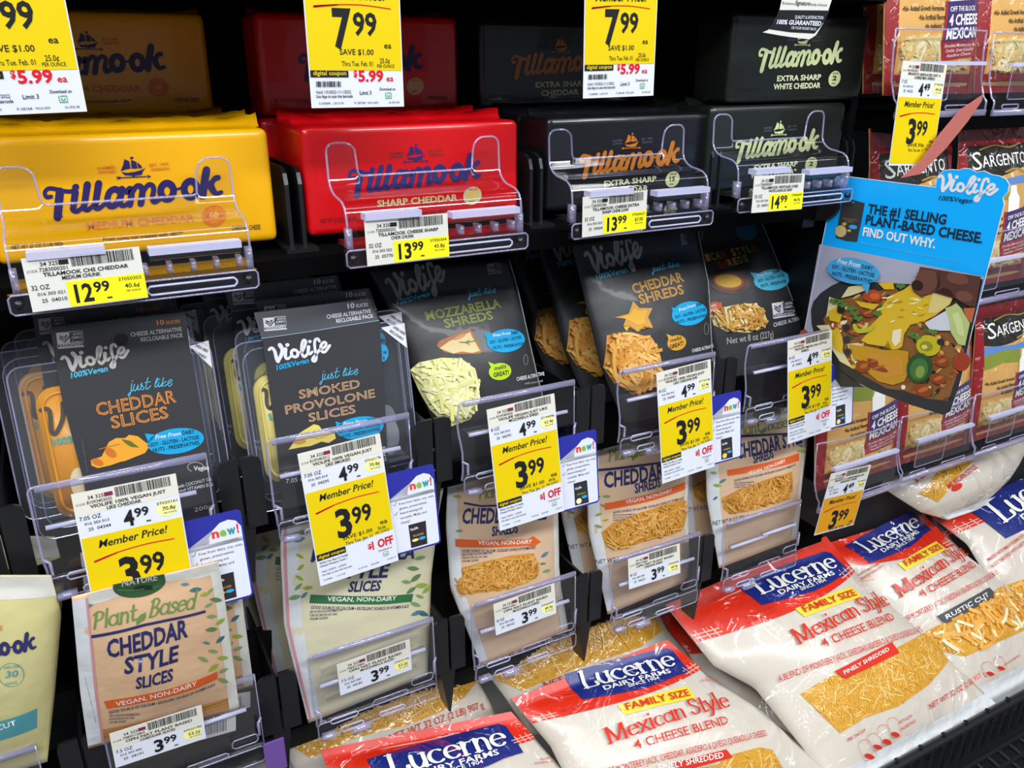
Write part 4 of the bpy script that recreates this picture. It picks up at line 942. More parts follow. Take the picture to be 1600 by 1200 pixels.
def script_pair(b, p, z, a, e, h, ja, je, jh, m=GREY): p.zoom(*z); vio(b, p, a, e, h, m, None, 0, 0, 0); lay_out(b, p, JUST, ja, je, jh, SKY, 2, 0)
pC = PL((0, -.034, -.27), 20)
LG = mat('ink_lime', '#8c9a34', .45); LIME = paper('#b6d42c')
def artC(b, p):
    p.zoom(400, 300)
    vio(b, p, (790, 585), (1050, 480), 130, card('#8b8b8c'), SKY, (778, 625), (958, 575), 30)
    nongmo(b, p, 1272, 398, 1348, 455, -8, card('#7c8084')); lay_out(b, p, JUST, (1180, 575), (1322, 552), 40, SKY, 2, 0)
    inline(b, p, 'MOZZARELLA', (940, 710), (1352, 635), 56, LG, CARD); inline(b, p, 'SHREDS', (1042, 750), (1308, 700), 54, LG, CARD)
    Q(b, p, [(995, 850), (1010, 820), (1180, 752), (1200, 790), (1246, 880), (1230, 892), (1120, 895), (1040, 885)], mat('crust_print', '#a8642c', .5), 2)
    Q(b, p, [(1010, 862), (1060, 825), (1178, 772), (1190, 800), (1232, 876), (1190, 888), (1130, 880), (1085, 892)], mat('pizza_print', '#dcc58c', .5), 3); E(b, p, (1120, 800), 36, 10, mat('crust_print2', '#c88a54', .5), 4, -25); ST(b, p, [(1120, 828), (1160, 830), (1210, 820)], 6, mat('herb_print', '#5d6b2a', .5), 4)
    for q in (-12, 12): ST(b, p, [(1150, 830), (1175, 830 + q)], 5, mat('herb_print', '#5d6b2a', .5), 4)
    bubble(b, p, (1375, 820), 106, 64, -6, [(1250, 778), (1300, 782), (1280, 830)], CYAN)
    free_from(b, p, ((1305, 800), (1400, 785), (1408, 786), (1445, 782)), ((1290, 838), (1462, 808)), ((1305, 868), (1476, 845)), 17)
    bubble(b, p, (1343, 990), 62, 47, -8, [(1276, 936), (1325, 955), (1300, 980)], LIME)
    T(b, p, 'melts', (1312, 985), (1376, 970), 24, INK, 3, .008, .25); T(b, p, 'GREAT!', (1308, 1022), (1392, 1005), 24, INK, 3, .02)
    E(b, p, (1485, 925), 14, 30, card('#77797c'), 2); E(b, p, (1485, 925), 10, 26, POUCH, 3); T(b, p, 'CHEESE ALTERNATIVE', (1436, 1042), (1590, 1010), 20, OFFW, 2, .01); T(b, p, 'with coconut oil', (1480, 1062), (1580, 1046), 12, GREY, 2, 0)
winC = [(640, 578), (655, 566), (690, 559), (720, 560), (742, 576), (748, 600), (746, 625), (735, 655), (700, 668), (672, 640), (655, 612)]
def fillC(b, p): p.z = None; shreds(b, p, winC, 260, MOZ, .034, .0027, 5, .006, MOZ[1])
pouch(pC, [(574, 418), (600, 470), (632, 545), (650, 596), (705, 725)], [(795, 405), (808, 450), (838, 583), (868, 700)], 'charcoal mozzarella shreds pouch with a round window of white shreds', 'charcoal pouches of vegan shreds', artC, fillC, seed=2)
pD = PL((0, -.034, -.27), 20)
OR2 = mat('ink_gold', '#d49a30', .45)
def artD(b, p):
    p.zoom(800, 300)
    vio(b, p, (470, 438), (722, 350), 125, card('#98989a'), SKY, (464, 485), (638, 440), 30)
    nongmo(b, p, 926, 232, 958, 292, -3, card('#8c8c90')); lay_out(b, p, JUST, (782, 435), (922, 408), 38, SKY, 2, 0)
    inline(b, p, 'CHEDDAR', (670, 562), (948, 490), 62, OR2, CARD); inline(b, p, 'SHREDS', (705, 618), (948, 560), 60, OR2, CARD)
    CH = mat('chip_print', '#c9922e', .5); CC = mat('chip_cheese_print', '#e0a824', .5)
    Q(b, p, [(565, 692), (640, 672), (665, 602), (700, 640), (772, 640), (748, 690), (775, 748), (720, 725), (690, 770), (660, 720), (612, 738), (625, 700)], CH, 2)
    Q(b, p, [(600, 690), (650, 675), (668, 640), (700, 655), (745, 652), (728, 695), (735, 720), (690, 735), (655, 715)], CC, 3); Q(b, p, [(612, 745), (645, 740), (630, 768)], CC, 3)
    bubble(b, p, (975, 670), 98, 66, -10, [(875, 638), (930, 640), (900, 690)], CYAN)
    free_from(b, p, ((918, 660), (1008, 630), (1015, 632), (1052, 618)), ((898, 700), (1065, 655)), ((905, 728), (1070, 688)), 18)
    bubble(b, p, (905, 832), 52, 42, -12, [(848, 782), (890, 800), (868, 830)], mat('ink_gold', '#d49a30', .45))
    T(b, p, 'melts', (870, 830), (930, 812), 22, INK, 3, .008, .25); T(b, p, 'GREAT!', (868, 866), (942, 842), 22, INK, 3, .02)
    E(b, p, (1068, 755), 14, 34, card('#77797c'), 2); E(b, p, (1068, 755), 10, 30, POUCH, 3)
    T(b, p, 'CHEESE ALTERNATIVE', (990, 885), (1110, 855), 18, OFFW, 2, .01); T(b, p, 'Net wt 8 oz (227g)', (880, 1040), (1060, 995), 34, GREY, 2, .004)
winD = [(942, 574), (948, 524), (985, 519), (1018, 528), (1030, 548), (1033, 580), (1025, 605), (990, 618), (960, 600)]
def fillD(b, p): p.z = None; shreds(b, p, winD, 230, CHD, .032, .003, 7, .006, CHD[1])
GD = 'charcoal pouches of vegan cheddar shreds'
TD = pouch(pD, [(888, 362), (905, 430), (939, 569), (952, 605), (985, 685)], [(1087, 350), (1106, 440), (1112, 545), (1117, 640)], 'charcoal cheddar shreds pouch with a corn chip star, front of its lane', GD, artD, fillD, seed=3)
dup(TD, (-.007, .058, .002), 'charcoal cheddar shreds pouch, second in its lane, leaning into the dark', rz=2)
dup(TD, (-.014, .112, .0), 'charcoal cheddar shreds pouch at the dark back of its lane', rz=3)
pE = PL((0, .016, -.27), 22)
def artE(b, p):
    p.zoom(800, 300)
    for s, a, e, h in (('MEXICAN STYLE', (985, 400), (1360, 325), 40), ('SHREDS', (1140, 425), (1310, 380), 40)):
        n = len(s); 
        for i, chh in enumerate(s):
            if chh != ' ':
                A = Vector(a).lerp(Vector(e), i / n); B_ = Vector(a).lerp(Vector(e), (i + .8) / n)
                T(b, p, chh, A, B_, h, (mat('ink_red2', '#a8381c', .5), OR2, LG)[(i // 2) % 3], 2, .03)
    lay_out(b, p, VIO, (830, 345), (1065, 250), 110, card('#58585a'), 2, 0)
    E(b, p, (1195, 500), 112, 62, mat('bowl_print', '#4a2418', .4), 2, 6); E(b, p, (1190, 495), 88, 46, mat('chili_print', '#8a4420', .5), 3, 6); E(b, p, (1188, 492), 74, 36, mat('bowl_cheese', '#d8a41c', .5), 4, 6)
    bubble(b, p, (1430, 485), 100, 58, -6, [(1310, 445), (1370, 450), (1350, 500)], mat('cyan_dim', '#4bb2d0', .45))
    free_from(b, p, ((1350, 470), (1430, 452), (1440, 450), (1480, 442)), ((1356, 500), (1500, 465)), ((1370, 528), (1510, 500)), 18)
    bubble(b, p, (1120, 645), 42, 40, 0, [(1130, 620), (1156, 604), (1150, 640)], mat('ink_red3', '#c8501c', .45)); T(b, p, 'melts', (1085, 640), (1125, 630), 18, OFFW, 3, .01); T(b, p, 'GREAT!', (1083, 668), (1130, 655), 18, OFFW, 3, .02)
    nongmo(b, p, 1428, 615, 1545, 700, -18, OFFW); T(b, p, 'CHEESE ALTERNATIVE', (1440, 745), (1620, 695), 22, OFFW, 2, .01); T(b, p, 'Net wt 8 oz (227g)', (1185, 840), (1440, 800), 36, GREY, 2, .004)
    E(b, p, (1290, 215), 60, 50, mat('cyan_dark', '#1c5a74', .5), 2, 20)
winE = [(1110, 492), (1112, 484), (1150, 476), (1180, 474), (1192, 485), (1198, 500), (1195, 512), (1170, 520), (1135, 518), (1115, 508)]
def fillE(b, p): p.z = None; shreds(b, p, winE, 150, MEX, .024, .0024, 9, .005, MEX[1])
GE = 'charcoal pouches of vegan mexican style shreds'
TE = pouch(pE, [(1062, 338), (1085, 420), (1108, 520), (1138, 625)], [(1184, 335), (1215, 410), (1250, 500), (1280, 595)], 'charcoal mexican style shreds pouch with a brown chili bowl, front of its lane', GE, artE, fillE, seed=4)
dup(TE, (-.006, .06, .012), 'charcoal mexican style shreds pouch behind the chili bowl pouch, in the dark', rz=4)
# ---------------------------------------------------------------- plant based bags (lower shelf)
PEACH = film('#dcb48e', bump=.4); CREAM = film('#d6cfae', bump=.4); HAZE = film('#d8d6cc', bump=.5); STR_ = film('#d5d8da', bump=.5)
NAVY = mat('ink_navy', '#242a60', .35, .4); LEAFG = mat('ink_leaf', '#6d8c48', .35, .4); ORB = mat('ink_orange_band', '#dd5f24', .35, .4); GRB = mat('ink_green_band', '#2f6d40', .35, .4)
OVAL = mat('ink_oval', '#2c5230', .35, .4); PINKZ = mat('zip_pink', '#cf8f98', .3, .6); WTX = mat('ink_white', '#ecebe4', .35, .3)
LV = [mat('leaf_%d' % i, c, .35, .4) for i, c in enumerate(('#5f8050', '#8fa63c', '#55808a', '#7a9a64', '#3f6a74'))]
def leaf(b, p, c, l, a, m):
    if not p.ok(*p.inp(c)): return
    q = []
    for t in range(9): x = -1 + t / 4; q.append((x, .36 * (1 - x * x)))
    for t in range(7, 0, -1): x = -1 + t / 4; q.append((x, -.36 * (1 - x * x)))
    ca, sa = math.cos(a * D), math.sin(a * D)
    Q(b, p, [(c[0] + l * (x * ca - y * sa), c[1] + l * (x * sa + y * ca)) for x, y in q], m, 2)
def leaves(b, p, pts, l=24, seed=1):
    r = random.Random(seed)
    for c in pts: leaf(b, p, c, l * r.uniform(.7, 1.25), r.uniform(-45, 30), r.choice(LV))
def strip_st(b, p, row, s0, s1, t0, t1, m, lay=1, n=14, k=8):     # band of a bag face between bag coordinates; s and t limits may be functions
    F = lambda f, x: f(x) if callable(f) else f
    vs = []
    for j in range(k + 1):
        for i in range(n + 1):
            s = s0 + (s1 - s0) * i / n; t = F(t0, s) + (F(t1, s) - F(t0, s)) * j / k
            a, c = row(t); q = a.lerp(c, s); vs.append((q.x, q.y))
    put(b, p, vs, [(j * (n + 1) + i, (j + 1) * (n + 1) + i, (j + 1) * (n + 1) + i + 1, j * (n + 1) + i + 1) for j in range(k) for i in range(n)], m, lay)
def plant_bag(p, left, right, H, seed, body, label, grp, art, name='plant_cheese_bag', cat='cheese bag', wr=.0016, flat=.06, flatb=.06):
    t = thing(name, label, cat, p.W(*((p.inp(left[-1]) + p.inp(right[-1])) / 2)), grp)
    z = p.z; p.z = None; vs, fs, row = bag_body(p, left, right, H, seed, wr=wr, flat=flat, flatb=flatb); p.z = z
    b = MB(); b.add(vs, fs, body); art(b, p, row); b.build('bag', t, True)
    return t
GP = 'plant based cheese bags with leaf print'
def plant_words(b, p, pb, bar, l1, h1, l2, h2, l3=None, h3=0):
    a, e, h = pb; m = Vector(a).lerp(Vector(e), .47)
    K(b, p, 'Plant', a, Vector(a).lerp(Vector(e), .44), h, LEAFG, 2, .2, .13, sh=.2); K(b, p, 'Based', Vector(a).lerp(Vector(e), .55), e, h, LEAFG, 2, .2, .13, sh=.2)
    leaf(b, p, m, h * .42, -60, LEAFG); leaf(b, p, (m.x + h * .25, m.y - h * .15), h * .3, -75, LEAFG)
    if bar: Q(b, p, bar, NAVY, 2)
    for s, a, e, h in ((l1[0], l1[1], l1[2], h1), (l2[0], l2[1], l2[2], h2)) + (((l3[0], l3[1], l3[2], h3),) if l3 else ()): T(b, p, s, a, e, h, NAVY, 2, .03, .1)
def band(b, p, q, ta, te, h, m): Q(b, p, q, m, 1); T(b, p, 'VEGAN, NON-DAIRY', ta, te, h, WTX, 2, .012)
def small(b, p, a, e, h, a2, h2):
    T(b, p, 'GOOD SOURCE OF CALCIUM \u2022 EXCELLENT SOURCE OF VITAMIN A & D', a, e, h, NAVY, 2, .012)
    for k, s in enumerate(('SEE NUTRITION INFORMATION', 'FOR SATURATED FAT AND', 'SODIUM CONTENT')): T(b, p, s, (a2[0], a2[1] + k * h2 * 1.5), (a2[0] + len(s) * h2 * .55, a2[1] + k * h2 * 1.5 - h2 * .3 * len(s) * .1), h2, NAVY, 2, .004)
# plant based cheddar slices
pF = PL((0, -.046, -.405), -11); pF.zoom(0, 860)
def artF(b, p, row):
    strip_st(b, p, row, 0, .085, .02, .98, STR_, 1); strip_st(b, p, row, .085, .1, .02, .99, PINKZ, 2); strip_st(b, p, row, .1, 1, 0, lambda s: .05 + .015 * math.sin(9 * s), HAZE, 1); strip_st(b, p, row, .93, 1, .05, .98, HAZE, 1)
    strip_st(b, p, row, .1, .93, .88, .97, mat('cheddar_slice_edge', '#b97f34', .4, .5, .4, 120, stretch=(.1, 1, 4)), 1)
    Q(b, p, [(622, 186)] + [(768 + 146 * math.cos(t * D), 182 + 74 * math.sin(t * D) - .14 * 146 * math.cos(t * D)) for t in range(175, -1, -12)] + [(905, 128)], OVAL, 2); T(b, p, 'NATURE', (672, 196), (868, 160), 32, GREY, 3, .02); ST(b, p, [(650, 215), (760, 215), (890, 190)], 5, LEAFG, 3); Q(b, p, [(740, 222), (740, 200), (780, 188), (840, 190), (840, 212)], mat('ink_barn', '#18301c', .4), 3)
    plant_words(b, p, ((505, 432), (1070, 316), 92), [(503, 465), (800, 400), (1132, 326), (1134, 340), (800, 415), (503, 482)], ('CHEDDAR', (592, 588), (1036, 470), 98), 98, ('STYLE', (684, 678), (980, 606), 90), 90, ('SLICES', (748, 760), (952, 712), 62), 62)
    band(b, p, [(572, 830), (1198, 664), (1200, 706), (590, 874)], (640, 856), (1086, 738), 24, ORB); small(b, p, (600, 898), (1186, 742), 15, (600, 915), 12)
    leaves(b, p, [(1020, 185), (1078, 215), (1160, 220), (1150, 300), (1168, 362), (1215, 390), (1166, 433), (1215, 488), (1138, 507), (1174, 553), (1120, 597), (1228, 590), (1178, 643), (1232, 660), (1230, 715), (485, 305), (1130, 240), (1190, 270)], 30, 3)
    T(b, p, 'PULL ZIPPER APART TO OPEN', (468, 700), (528, 950), 14, NAVY, 2, .01)
TF = plant_bag(pF, [(112, 934), (118, 1000), (125, 1080), (138, 1170)], [(341, 878), (352, 940), (360, 1000), (374, 1108)], .010, 5, PEACH, 'peach plant based cheddar slices bag with orange band, front of its lane', GP, artF)
b = MB(); bx = pF.W(*pF.inp((1180, 985)), .0008)
b2 = MB(); q = PL(pF.o, -11, z=(0, 860, 3.529)); q.hf = pF.hf; barcode_pts = [(1118, 1015), (1250, 985), (1252, 925), (1118, 950)]
Q(b2, q, [(1105, 1045), (1300, 990), (1300, 900), (1105, 940)], WTX, 2)
for k in range(16): Q(b2, q, [(1120 + k * 8.2, 1020 - k * 2), (1120 + k * 8.2 + (3, 5, 2, 4)[k % 4], 1019 - k * 2), (1120 + k * 8.2 + (3, 5, 2, 4)[k % 4], 960 - k * 2), (1120 + k * 8.2, 961 - k * 2)], NAVY, 3)
b2.build('barcode_patch', TF)
for k, (dx, dy, dz, n) in enumerate(((.016, .030, -.002, 'second'), (.010, .058, .0, 'third'))): dup(TF, (dx, dy, dz), 'peach plant based cheddar slices bag, %s from the front, half hidden' % n, rz=-3 - 2 * k)
# plant based mozzarella slices
pG = PL((0, -.037, -.41), 5); pG.zoom(400, 860)
def artG(b, p, row):
    strip_st(b, p, row, 0, .1, .02, .98, STR_, 1); strip_st(b, p, row, .012, .03, .02, .99, PINKZ, 2); strip_st(b, p, row, .0, 1, 0, .06, HAZE, 1)
    SL = [mat('mozz_slice_%d' % i, c, .4, .4) for i, c in enumerate(('#cfc7a6', '#e0d9bc', '#c4bb98'))]
    for k in range(9): strip_st(b, p, row, .16, .9, lambda s, k=k: .70 + k * .026 + .008 * math.sin(6 * s + k), lambda s, k=k: .72 + k * .026 + .008 * math.sin(6 * s + k), SL[k % 3], 1, k=2)
    plant_words(b, p, ((330, -200), (860, -290), 80), [(300, -170), (880, -265), (880, -252), (300, -155)], ('MOZZARELLA', (300, 60), (872, 40), 75), 75, ('STYLE', (420, 150), (722, 145), 75), 75, ('SLICES', (505, 226), (682, 218), 55), 55)
    band(b, p, [(300, 243), (867, 238), (858, 282), (293, 290)], (390, 278), (770, 272), 24, GRB); small(b, p, (300, 320), (840, 314), 17, (296, 343), 13)
    leaves(b, p, [(240, 30), (245, 92), (238, 150), (232, 200), (285, 205), (212, 258), (265, 245), (905, 40), (865, 98), (968, 90), (880, 150), (828, 172), (912, 192), (855, 218), (940, 215), (902, 252), (960, 245), (878, 296), (940, 300), (882, 345), (915, 345), (240, -60), (255, -100), (900, -40), (960, -80), (860, -90), (905, -160), (950, -150)], 32, 8)
    T(b, p, 'ZIPPER APART TO OPEN', (170, 40), (180, 340), 15, NAVY, 2, .012)
TG = plant_bag(pG, [(442, 790), (438, 860), (444, 980), (482, 1130)], [(700, 730), (686, 800), (674, 900), (668, 1055)], .010, 6, CREAM, 'cream plant based mozzarella slices bag with green band, front of its lane', GP, artG)
for k, (dx, dy, dz, rz, n) in enumerate(((.012, .030, .002, 4, 'second'), (-.014, .060, .004, -9, 'third'), (-.03, .095, .0, -16, 'fourth'))): dup(TG, (dx, dy, dz), 'cream plant based mozzarella slices bag, %s from the front, mostly hidden' % n, rz=rz)
# plant based shreds: three lanes
PCH2 = film('#d9b896', 'b', bump=.4)
def shred_bag(p, z, left, right, seed, label, words, bnd, sm, win, lv, wt=None, oval=None, arrow=False):
    p.z = None
    def art(b, p, row):
        strip_st(b, p, row, 0, 1, 0, .07, HAZE, 1); strip_st(b, p, row, 0, .08, .07, .98, STR_, 1); strip_st(b, p, row, .92, 1, .07, .98, HAZE, 1)
        p.zoom(*z)
        if oval: E(b, p, oval, 78, 46, LEAFG, 2, -6); T(b, p, 'NATURE', (oval[0] - 60, oval[1] - 5), (oval[0] + 60, oval[1] - 18), 26, OVAL, 3, .02); T(b, p, 'True', (oval[0] - 10, oval[1] + 32), (oval[0] + 60, oval[1] + 22), 26, OVAL, 3, .01)
        plant_words(b, p, *words); band(b, p, *bnd, ORB); small(b, p, *sm); leaves(b, p, lv, 24, seed)
        if wt: T(b, p, 'NET WT 8 OZ (226 g)', wt[0], wt[1], 24, NAVY, 2, .004)
    t = plant_bag(p, left, right, .014, seed, PCH2, label, GP, art, wr=.0016)
    p.zoom(*z); b = MB(); shreds(b, p, win, 230, PSH, .017, .0015, seed, .0022, PSH[1]); b.build('cheese_shreds', t, kind='stuff')
    return t
PSH = cheese('plant', ('#d39a44', '#c48a34', '#dcab5c'))
pH = PL((0, -.036, -.41), 12)
shred_bag(pH, (400, 580), [(700, 745), (697, 820), (704, 920), (752, 1040)], [(866, 690), (872, 790), (874, 900), (888, 985)], 11, 'peach shreds bag with a pointed orange band, beside the mozzarella slices bag',
 (((1225, 712), (1520, 650), 62), [(1145, 720), (1240, 738), (1330, 735), (1330, 745), (1240, 748), (1145, 732)], ('CHEDDAR STYLE', (1132, 838), (1600, 812), 80), 80, ('SHREDS', (1298, 908), (1442, 888), 50), 50),
 ([(1097, 924), (1500, 924), (1528, 908), (1570, 940), (1522, 972), (1500, 962), (1098, 968)], (1222, 955), (1518, 948), 22), ((1136, 998), (1540, 978), 16, (1136, 1016), 12),
 [(1072, 1120), (1100, 1090), (1250, 1050), (1400, 1015), (1530, 1002), (1560, 1080), (1545, 1140), (1400, 1195), (1130, 1230), (1095, 1180)], [(1120, 880), (1040, 1115), (1055, 1050), (1590, 1010), (1580, 1060), (1600, 1100), (1110, 690)])
pI = PL((0, -.036, -.41), 11)
TI = shred_bag(pI, (800, 580), [(924, 688), (917, 760), (920, 830), (950, 960)], [(1084, 655), (1077, 720), (1074, 790), (1080, 905)], 12, 'peach shreds bag in the lane between the two other shreds bags',
 (((528, 500), (835, 440), 62), [(474, 538), (800, 500), (965, 470), (965, 480), (800, 512), (474, 552)], ('CHEDDAR STYLE', (505, 642), (985, 540), 82), 82, ('SHREDS', (676, 672), (818, 634), 52), 52),
 ([(510, 728), (968, 600), (968, 640), (512, 765)], (625, 730), (880, 662), 20), ((555, 784), (945, 700), 12, (555, 798), 9),
 [(490, 890), (560, 832), (700, 780), (830, 735), (940, 705), (965, 720), (955, 830), (930, 880), (760, 930), (570, 985), (515, 960)], [(485, 430), (455, 470), (520, 690), (462, 690), (440, 735), (475, 790), (430, 770), (476, 855), (460, 910), (428, 860), (500, 740), (515, 820)], ((460, 1062), (700, 1012)), (690, 360))
dup(TI, (-.010, .034, .0), 'peach shreds bag standing behind the middle shreds bag', rz=-3)
pJ = PL((0, -.036, -.40), 12)
TJ = shred_bag(pJ, (800, 580), [(1106, 650), (1103, 720), (1105, 780), (1124, 888)], [(1264, 632), (1260, 700), (1252, 760), (1244, 842)], 13, 'peach shreds bag in the last lane, green oval showing beside a price tag',
 (((1236, 358), (1545, 300), 58), [(1225, 410), (1240, 352), (1560, 335), (1560, 345), (1380, 358), (1240, 366)], ('CHEDDAR STYLE', (1238, 482), (1600, 392), 80), 80, ('SHREDS', (1330, 508), (1442, 474), 48), 48),
 ([(1185, 545), (1580, 450), (1580, 492), (1187, 578)], (1298, 572), (1505, 500), 18), ((1224, 608), (1560, 518), 11, (1224, 620), 8),
 [(1155, 700), (1250, 650), (1450, 580), (1540, 552), (1545, 640), (1530, 700), (1400, 740), (1200, 790), (1165, 760)], [(1110, 560), (1130, 630), (1095, 598), (1160, 605), (1120, 700), (1100, 735), (1590, 410), (1595, 440)], ((1105, 850), (1300, 810)), (1405, 235))
dup(TJ, (-.010, .034, .0), 'peach shreds bag standing behind the last shreds bag', rz=-3)
# pale yellow farm bag at the end of the lower shelf
pK = PL((0, -.042, -.41), -6); pK.zoom(0, 860)
CRM = film('#cfc68a', bump=.4)
def artK(b, p, row):
    N2 = mat('ink_deep_blue', '#2c2a62', .4, .3); TEAL = mat('ink_teal', '#4f97a0', .4, .3)
    strip_st(b, p, row, 0, 1, 0, .10, HAZE, 1)
    lay_out(b, p, TILLA, (-330, 592), (196, 538), 80, N2, 2, 0)
    ST(b, p, arc(62, 683, 70, 64, 0, 360, 22), 4, TEAL, 2); T(b, p, '30', (30, 700), (98, 692), 36, TEAL, 2, .012); T(b, p, 'AGED OVER', (18, 652), (108, 640), 15, TEAL, 2, .006); T(b, p, 'DAYS', (30, 740), (92, 732), 15, TEAL, 2, .006)
    Q(b, p, [(-300, 960), (205, 868), (205, 975), (-300, 1075)], TEAL, 1); T(b, p, 'FARMSTYLE CUT', (-320, 1025), (92, 956), 30, WTX, 2, .014); T(b, p, 'E', (-6, 440), (14, 438), 26, mat('ink_orange', '#c8742c', .45), 2, .01)
pK.z = None
TK = plant_bag(pK, [(-95, 900), (-85, 1000), (-70, 1100), (-60, 1230)], [(80, 900), (96, 960), (86, 1080), (74, 1190)], .012, 9, CRM, 'pale yellow farm style cheese bag with a teal band at the shelf end', None, lambda b, p, r: (p.zoom(0, 860), artK(b, p, r)))
dup(TK, (.004, .045, .004), 'pale yellow farm style cheese bag behind the front one')
b = MB(); o = at(412, 1165, -.075); b.box((o.x, -.075, o.z - .03), (o.x + .016, -.073, o.z), mat('purple_card', '#6a4a94', .5)); b.build('shelf_talker', label='purple card flag low beside the plant based cheddar slices lane', cat='shelf flag')
# ---------------------------------------------------------------- big shredded cheese bags in the slanted bin
BIN = mat('bin_grey', '#b9b7b4', .5)
pb0 = PL((0, -.1, -.55), 50)
b = MB(); A = [pb0.W(u, v_, -.165) for u, v_ in ((-.6, -.10), (1.7, -.10), (1.7, .17), (-.6, .17))]
b.prism(A, pb0.n * -.012, BIN); b.build('trim_4', kind='structure')
b = MB(); b.box((-.6, .03, -.5), (1.7, .04, -.36), DARK); b.build('trim_5', kind='structure')
BAGC = film('#d0c6b8', 'bag', 1, 15, ridge=.5); HEAD = film('#d92c14', 'bag', 1, 15, ridge=.5); BLU = film('#1c2a78', 'bag', 1, 15, ridge=.5)
RDX = mat('ink_bag_red', '#cc2f1c', .55, .1, spec=.2); YLX = mat('ink_bag_yellow', '#e8d43c', .3, .6); SEALW = film('#d2d4d4', 'seal', bump=.5, scale=60); PNK = mat('ink_bag_pink', '#e8b4a4', .3, .6)
FIN = cheese('fine', ('#dba83c', '#d19a34', '#e2c888', '#d9a640', '#d4a03a')); RUS = cheese('rustic', ('#dda345', '#d6973a', '#e9d9ac', '#e0ac55')); WBASE = film('#cf982e', 'win', bump=.8, scale=60)
LREF = PL(pb0.o, 50); LREF.zoom(860, 980, 4.4444)
def family_bag(off, left, right, label, H=.03, seed=1, patch=None, window=None, tag=None, wz=None, shred=None, th=.2, header=True, flat=.07, wr=.0032, head_s=(0, 1), wn=260, lw=(.02, .0016), seal=True):
    p = PL(pb0.o + pb0.n * off, 50)
    t = thing('shredded_cheese_bag', label, 'cheese bag', p.W(*((p.inp(left[-1]) + p.inp(right[-1])) / 2)), 'large bags of shredded cheese in the slanted bin')
    vs, fs, row = bag_body(p, left, right, H, seed, wr=wr, flat=flat, flatb=.07, nx=34, ny=40, wsc=15)
    p.sub = .007; p.eps = .0008
    b = MB(); b.add(vs, fs, BAGC)
    if seal: strip_st(b, p, row, 0, 1, .9, 1, SEALW, 1)
    if header:
        f = lambda s: th + .035 * math.sin(s * 3.1) - .05 * abs(s - .5) ** 2
        strip_st(b, p, row, head_s[0], head_s[1], 0, f, HEAD, 1, n=26, k=10)
        for q in (.018, .034):
            for s0, s1 in ((.0, .12), (.86, 1)): strip_st(b, p, row, s0, s1, lambda s, q=q: f(s) - q, lambda s, q=q: f(s) - q + .005, PNK, 2, k=1)
        for s0 in (.02, .055, .09, .89, .925, .96): strip_st(b, p, row, s0, s0 + .006, lambda s: f(s) - .05, f, PNK, 2, n=1)
    if patch:                       # printed face, placed by the corners of its blue patch
        a1, c1 = LREF.inp((90, 330)), LREF.inp((805, 145)); p.z = None; a2, c2 = p.inp(patch[0]), p.inp(patch[1])
        d1, d2 = c1 - a1, c2 - a2; k = d2.length / d1.length; an = math.atan2(d2.y, d2.x) - math.atan2(d1.y, d1.x); ca, sa = math.cos(an) * k, math.sin(an) * k
        r = PL(p.o, 50)
        def inp(q):
            w_ = LREF.inp(q) - a1; return Vector((a2.x + w_.x * ca - w_.y * sa, a2.y + w_.x * sa + w_.y * ca))
        r.inp = inp; r.n = p.n; r.hf = p.hf; r.sub = .007; r.eps = .0008
        Q(b, r, [(90, 330), (300, 268), (560, 200), (805, 145), (845, 160), (938, 325), (830, 358), (740, 400), (600, 452), (400, 492), (190, 522)], BLU, 2)
        K(b, r, 'Lucerne', (212, 440), (852, 275), 126, WTX, 4.6, .22, .08, True)
        T(b, r, 'DAIRY FARMS', (340, 458), (796, 336), 34, WTX, 4.6, .02); T(b, r, 'SINCE 1904', (495, 444), (706, 386), 24, WTX, 4.6, .012)
        Q(b, r, [(405, 575), (650, 500), (890, 435), (935, 522), (690, 580), (445, 645)], YLX, 2); T(b, r, 'FAMILY SIZE', (458, 612), (892, 508), 50, RDX, 4.6, .016)
        K(b, r, 'Mexican', (330, 845), (835, 665), 112, RDX, 4.6, .22, .07, True); K(b, r, 'Style', (880, 650), (1168, 582), 112, RDX, 4.6, .22, .07, True)
        T(b, r, '4 CHEESE BLEND', (502, 884), (1132, 706), 62, RDX, 4.6, .004)
        T(b, r, 'A BLEND OF MONTEREY JACK, CHEDDAR, ASADERO & QUESO QUESADILLA CHEESES', (190, 1085), (1420, 778), 46, RDX, 4.6, 0)
        T(b, r, 'MADE WITH MILK FROM COWS', (50, 610), (305, 535), 18, RDX, 4.6, .004); T(b, r, 'NOT TREATED WITH rBST**', (50, 650), (285, 575), 18, RDX, 4.6, .004); T(b, r, 'PERISHABLE', (1040, 372), (1110, 358), 12, RDX, 4.6, 0); T(b, r, 'KEEP REFRIGERATED', (1000, 396), (1130, 382), 12, RDX, 4.6, 0)
    if tag:
        p.zoom(*wz); q, s, ta, te, h, m = tag
        Q(b, p, q, m, 4); T(b, p, s, ta, te, h, WTX, 5, .012)
    p.z = None
    if tag and len(tag) and window: Q(b, p, window, WBASE, 1)
    elif window: Q(b, p, window, WBASE, 1)
    return t, b, p, row
def finish(t, b, p, window, mats, n, ln, wd, seed, lift=.0022):
    b.build('bag', t, True)
    if window:
        p.z = None; b = MB(); shreds(b, p, window, n, mats, ln, wd, seed, lift, None); b.build('cheese_shreds', t, kind='stuff')
    return t
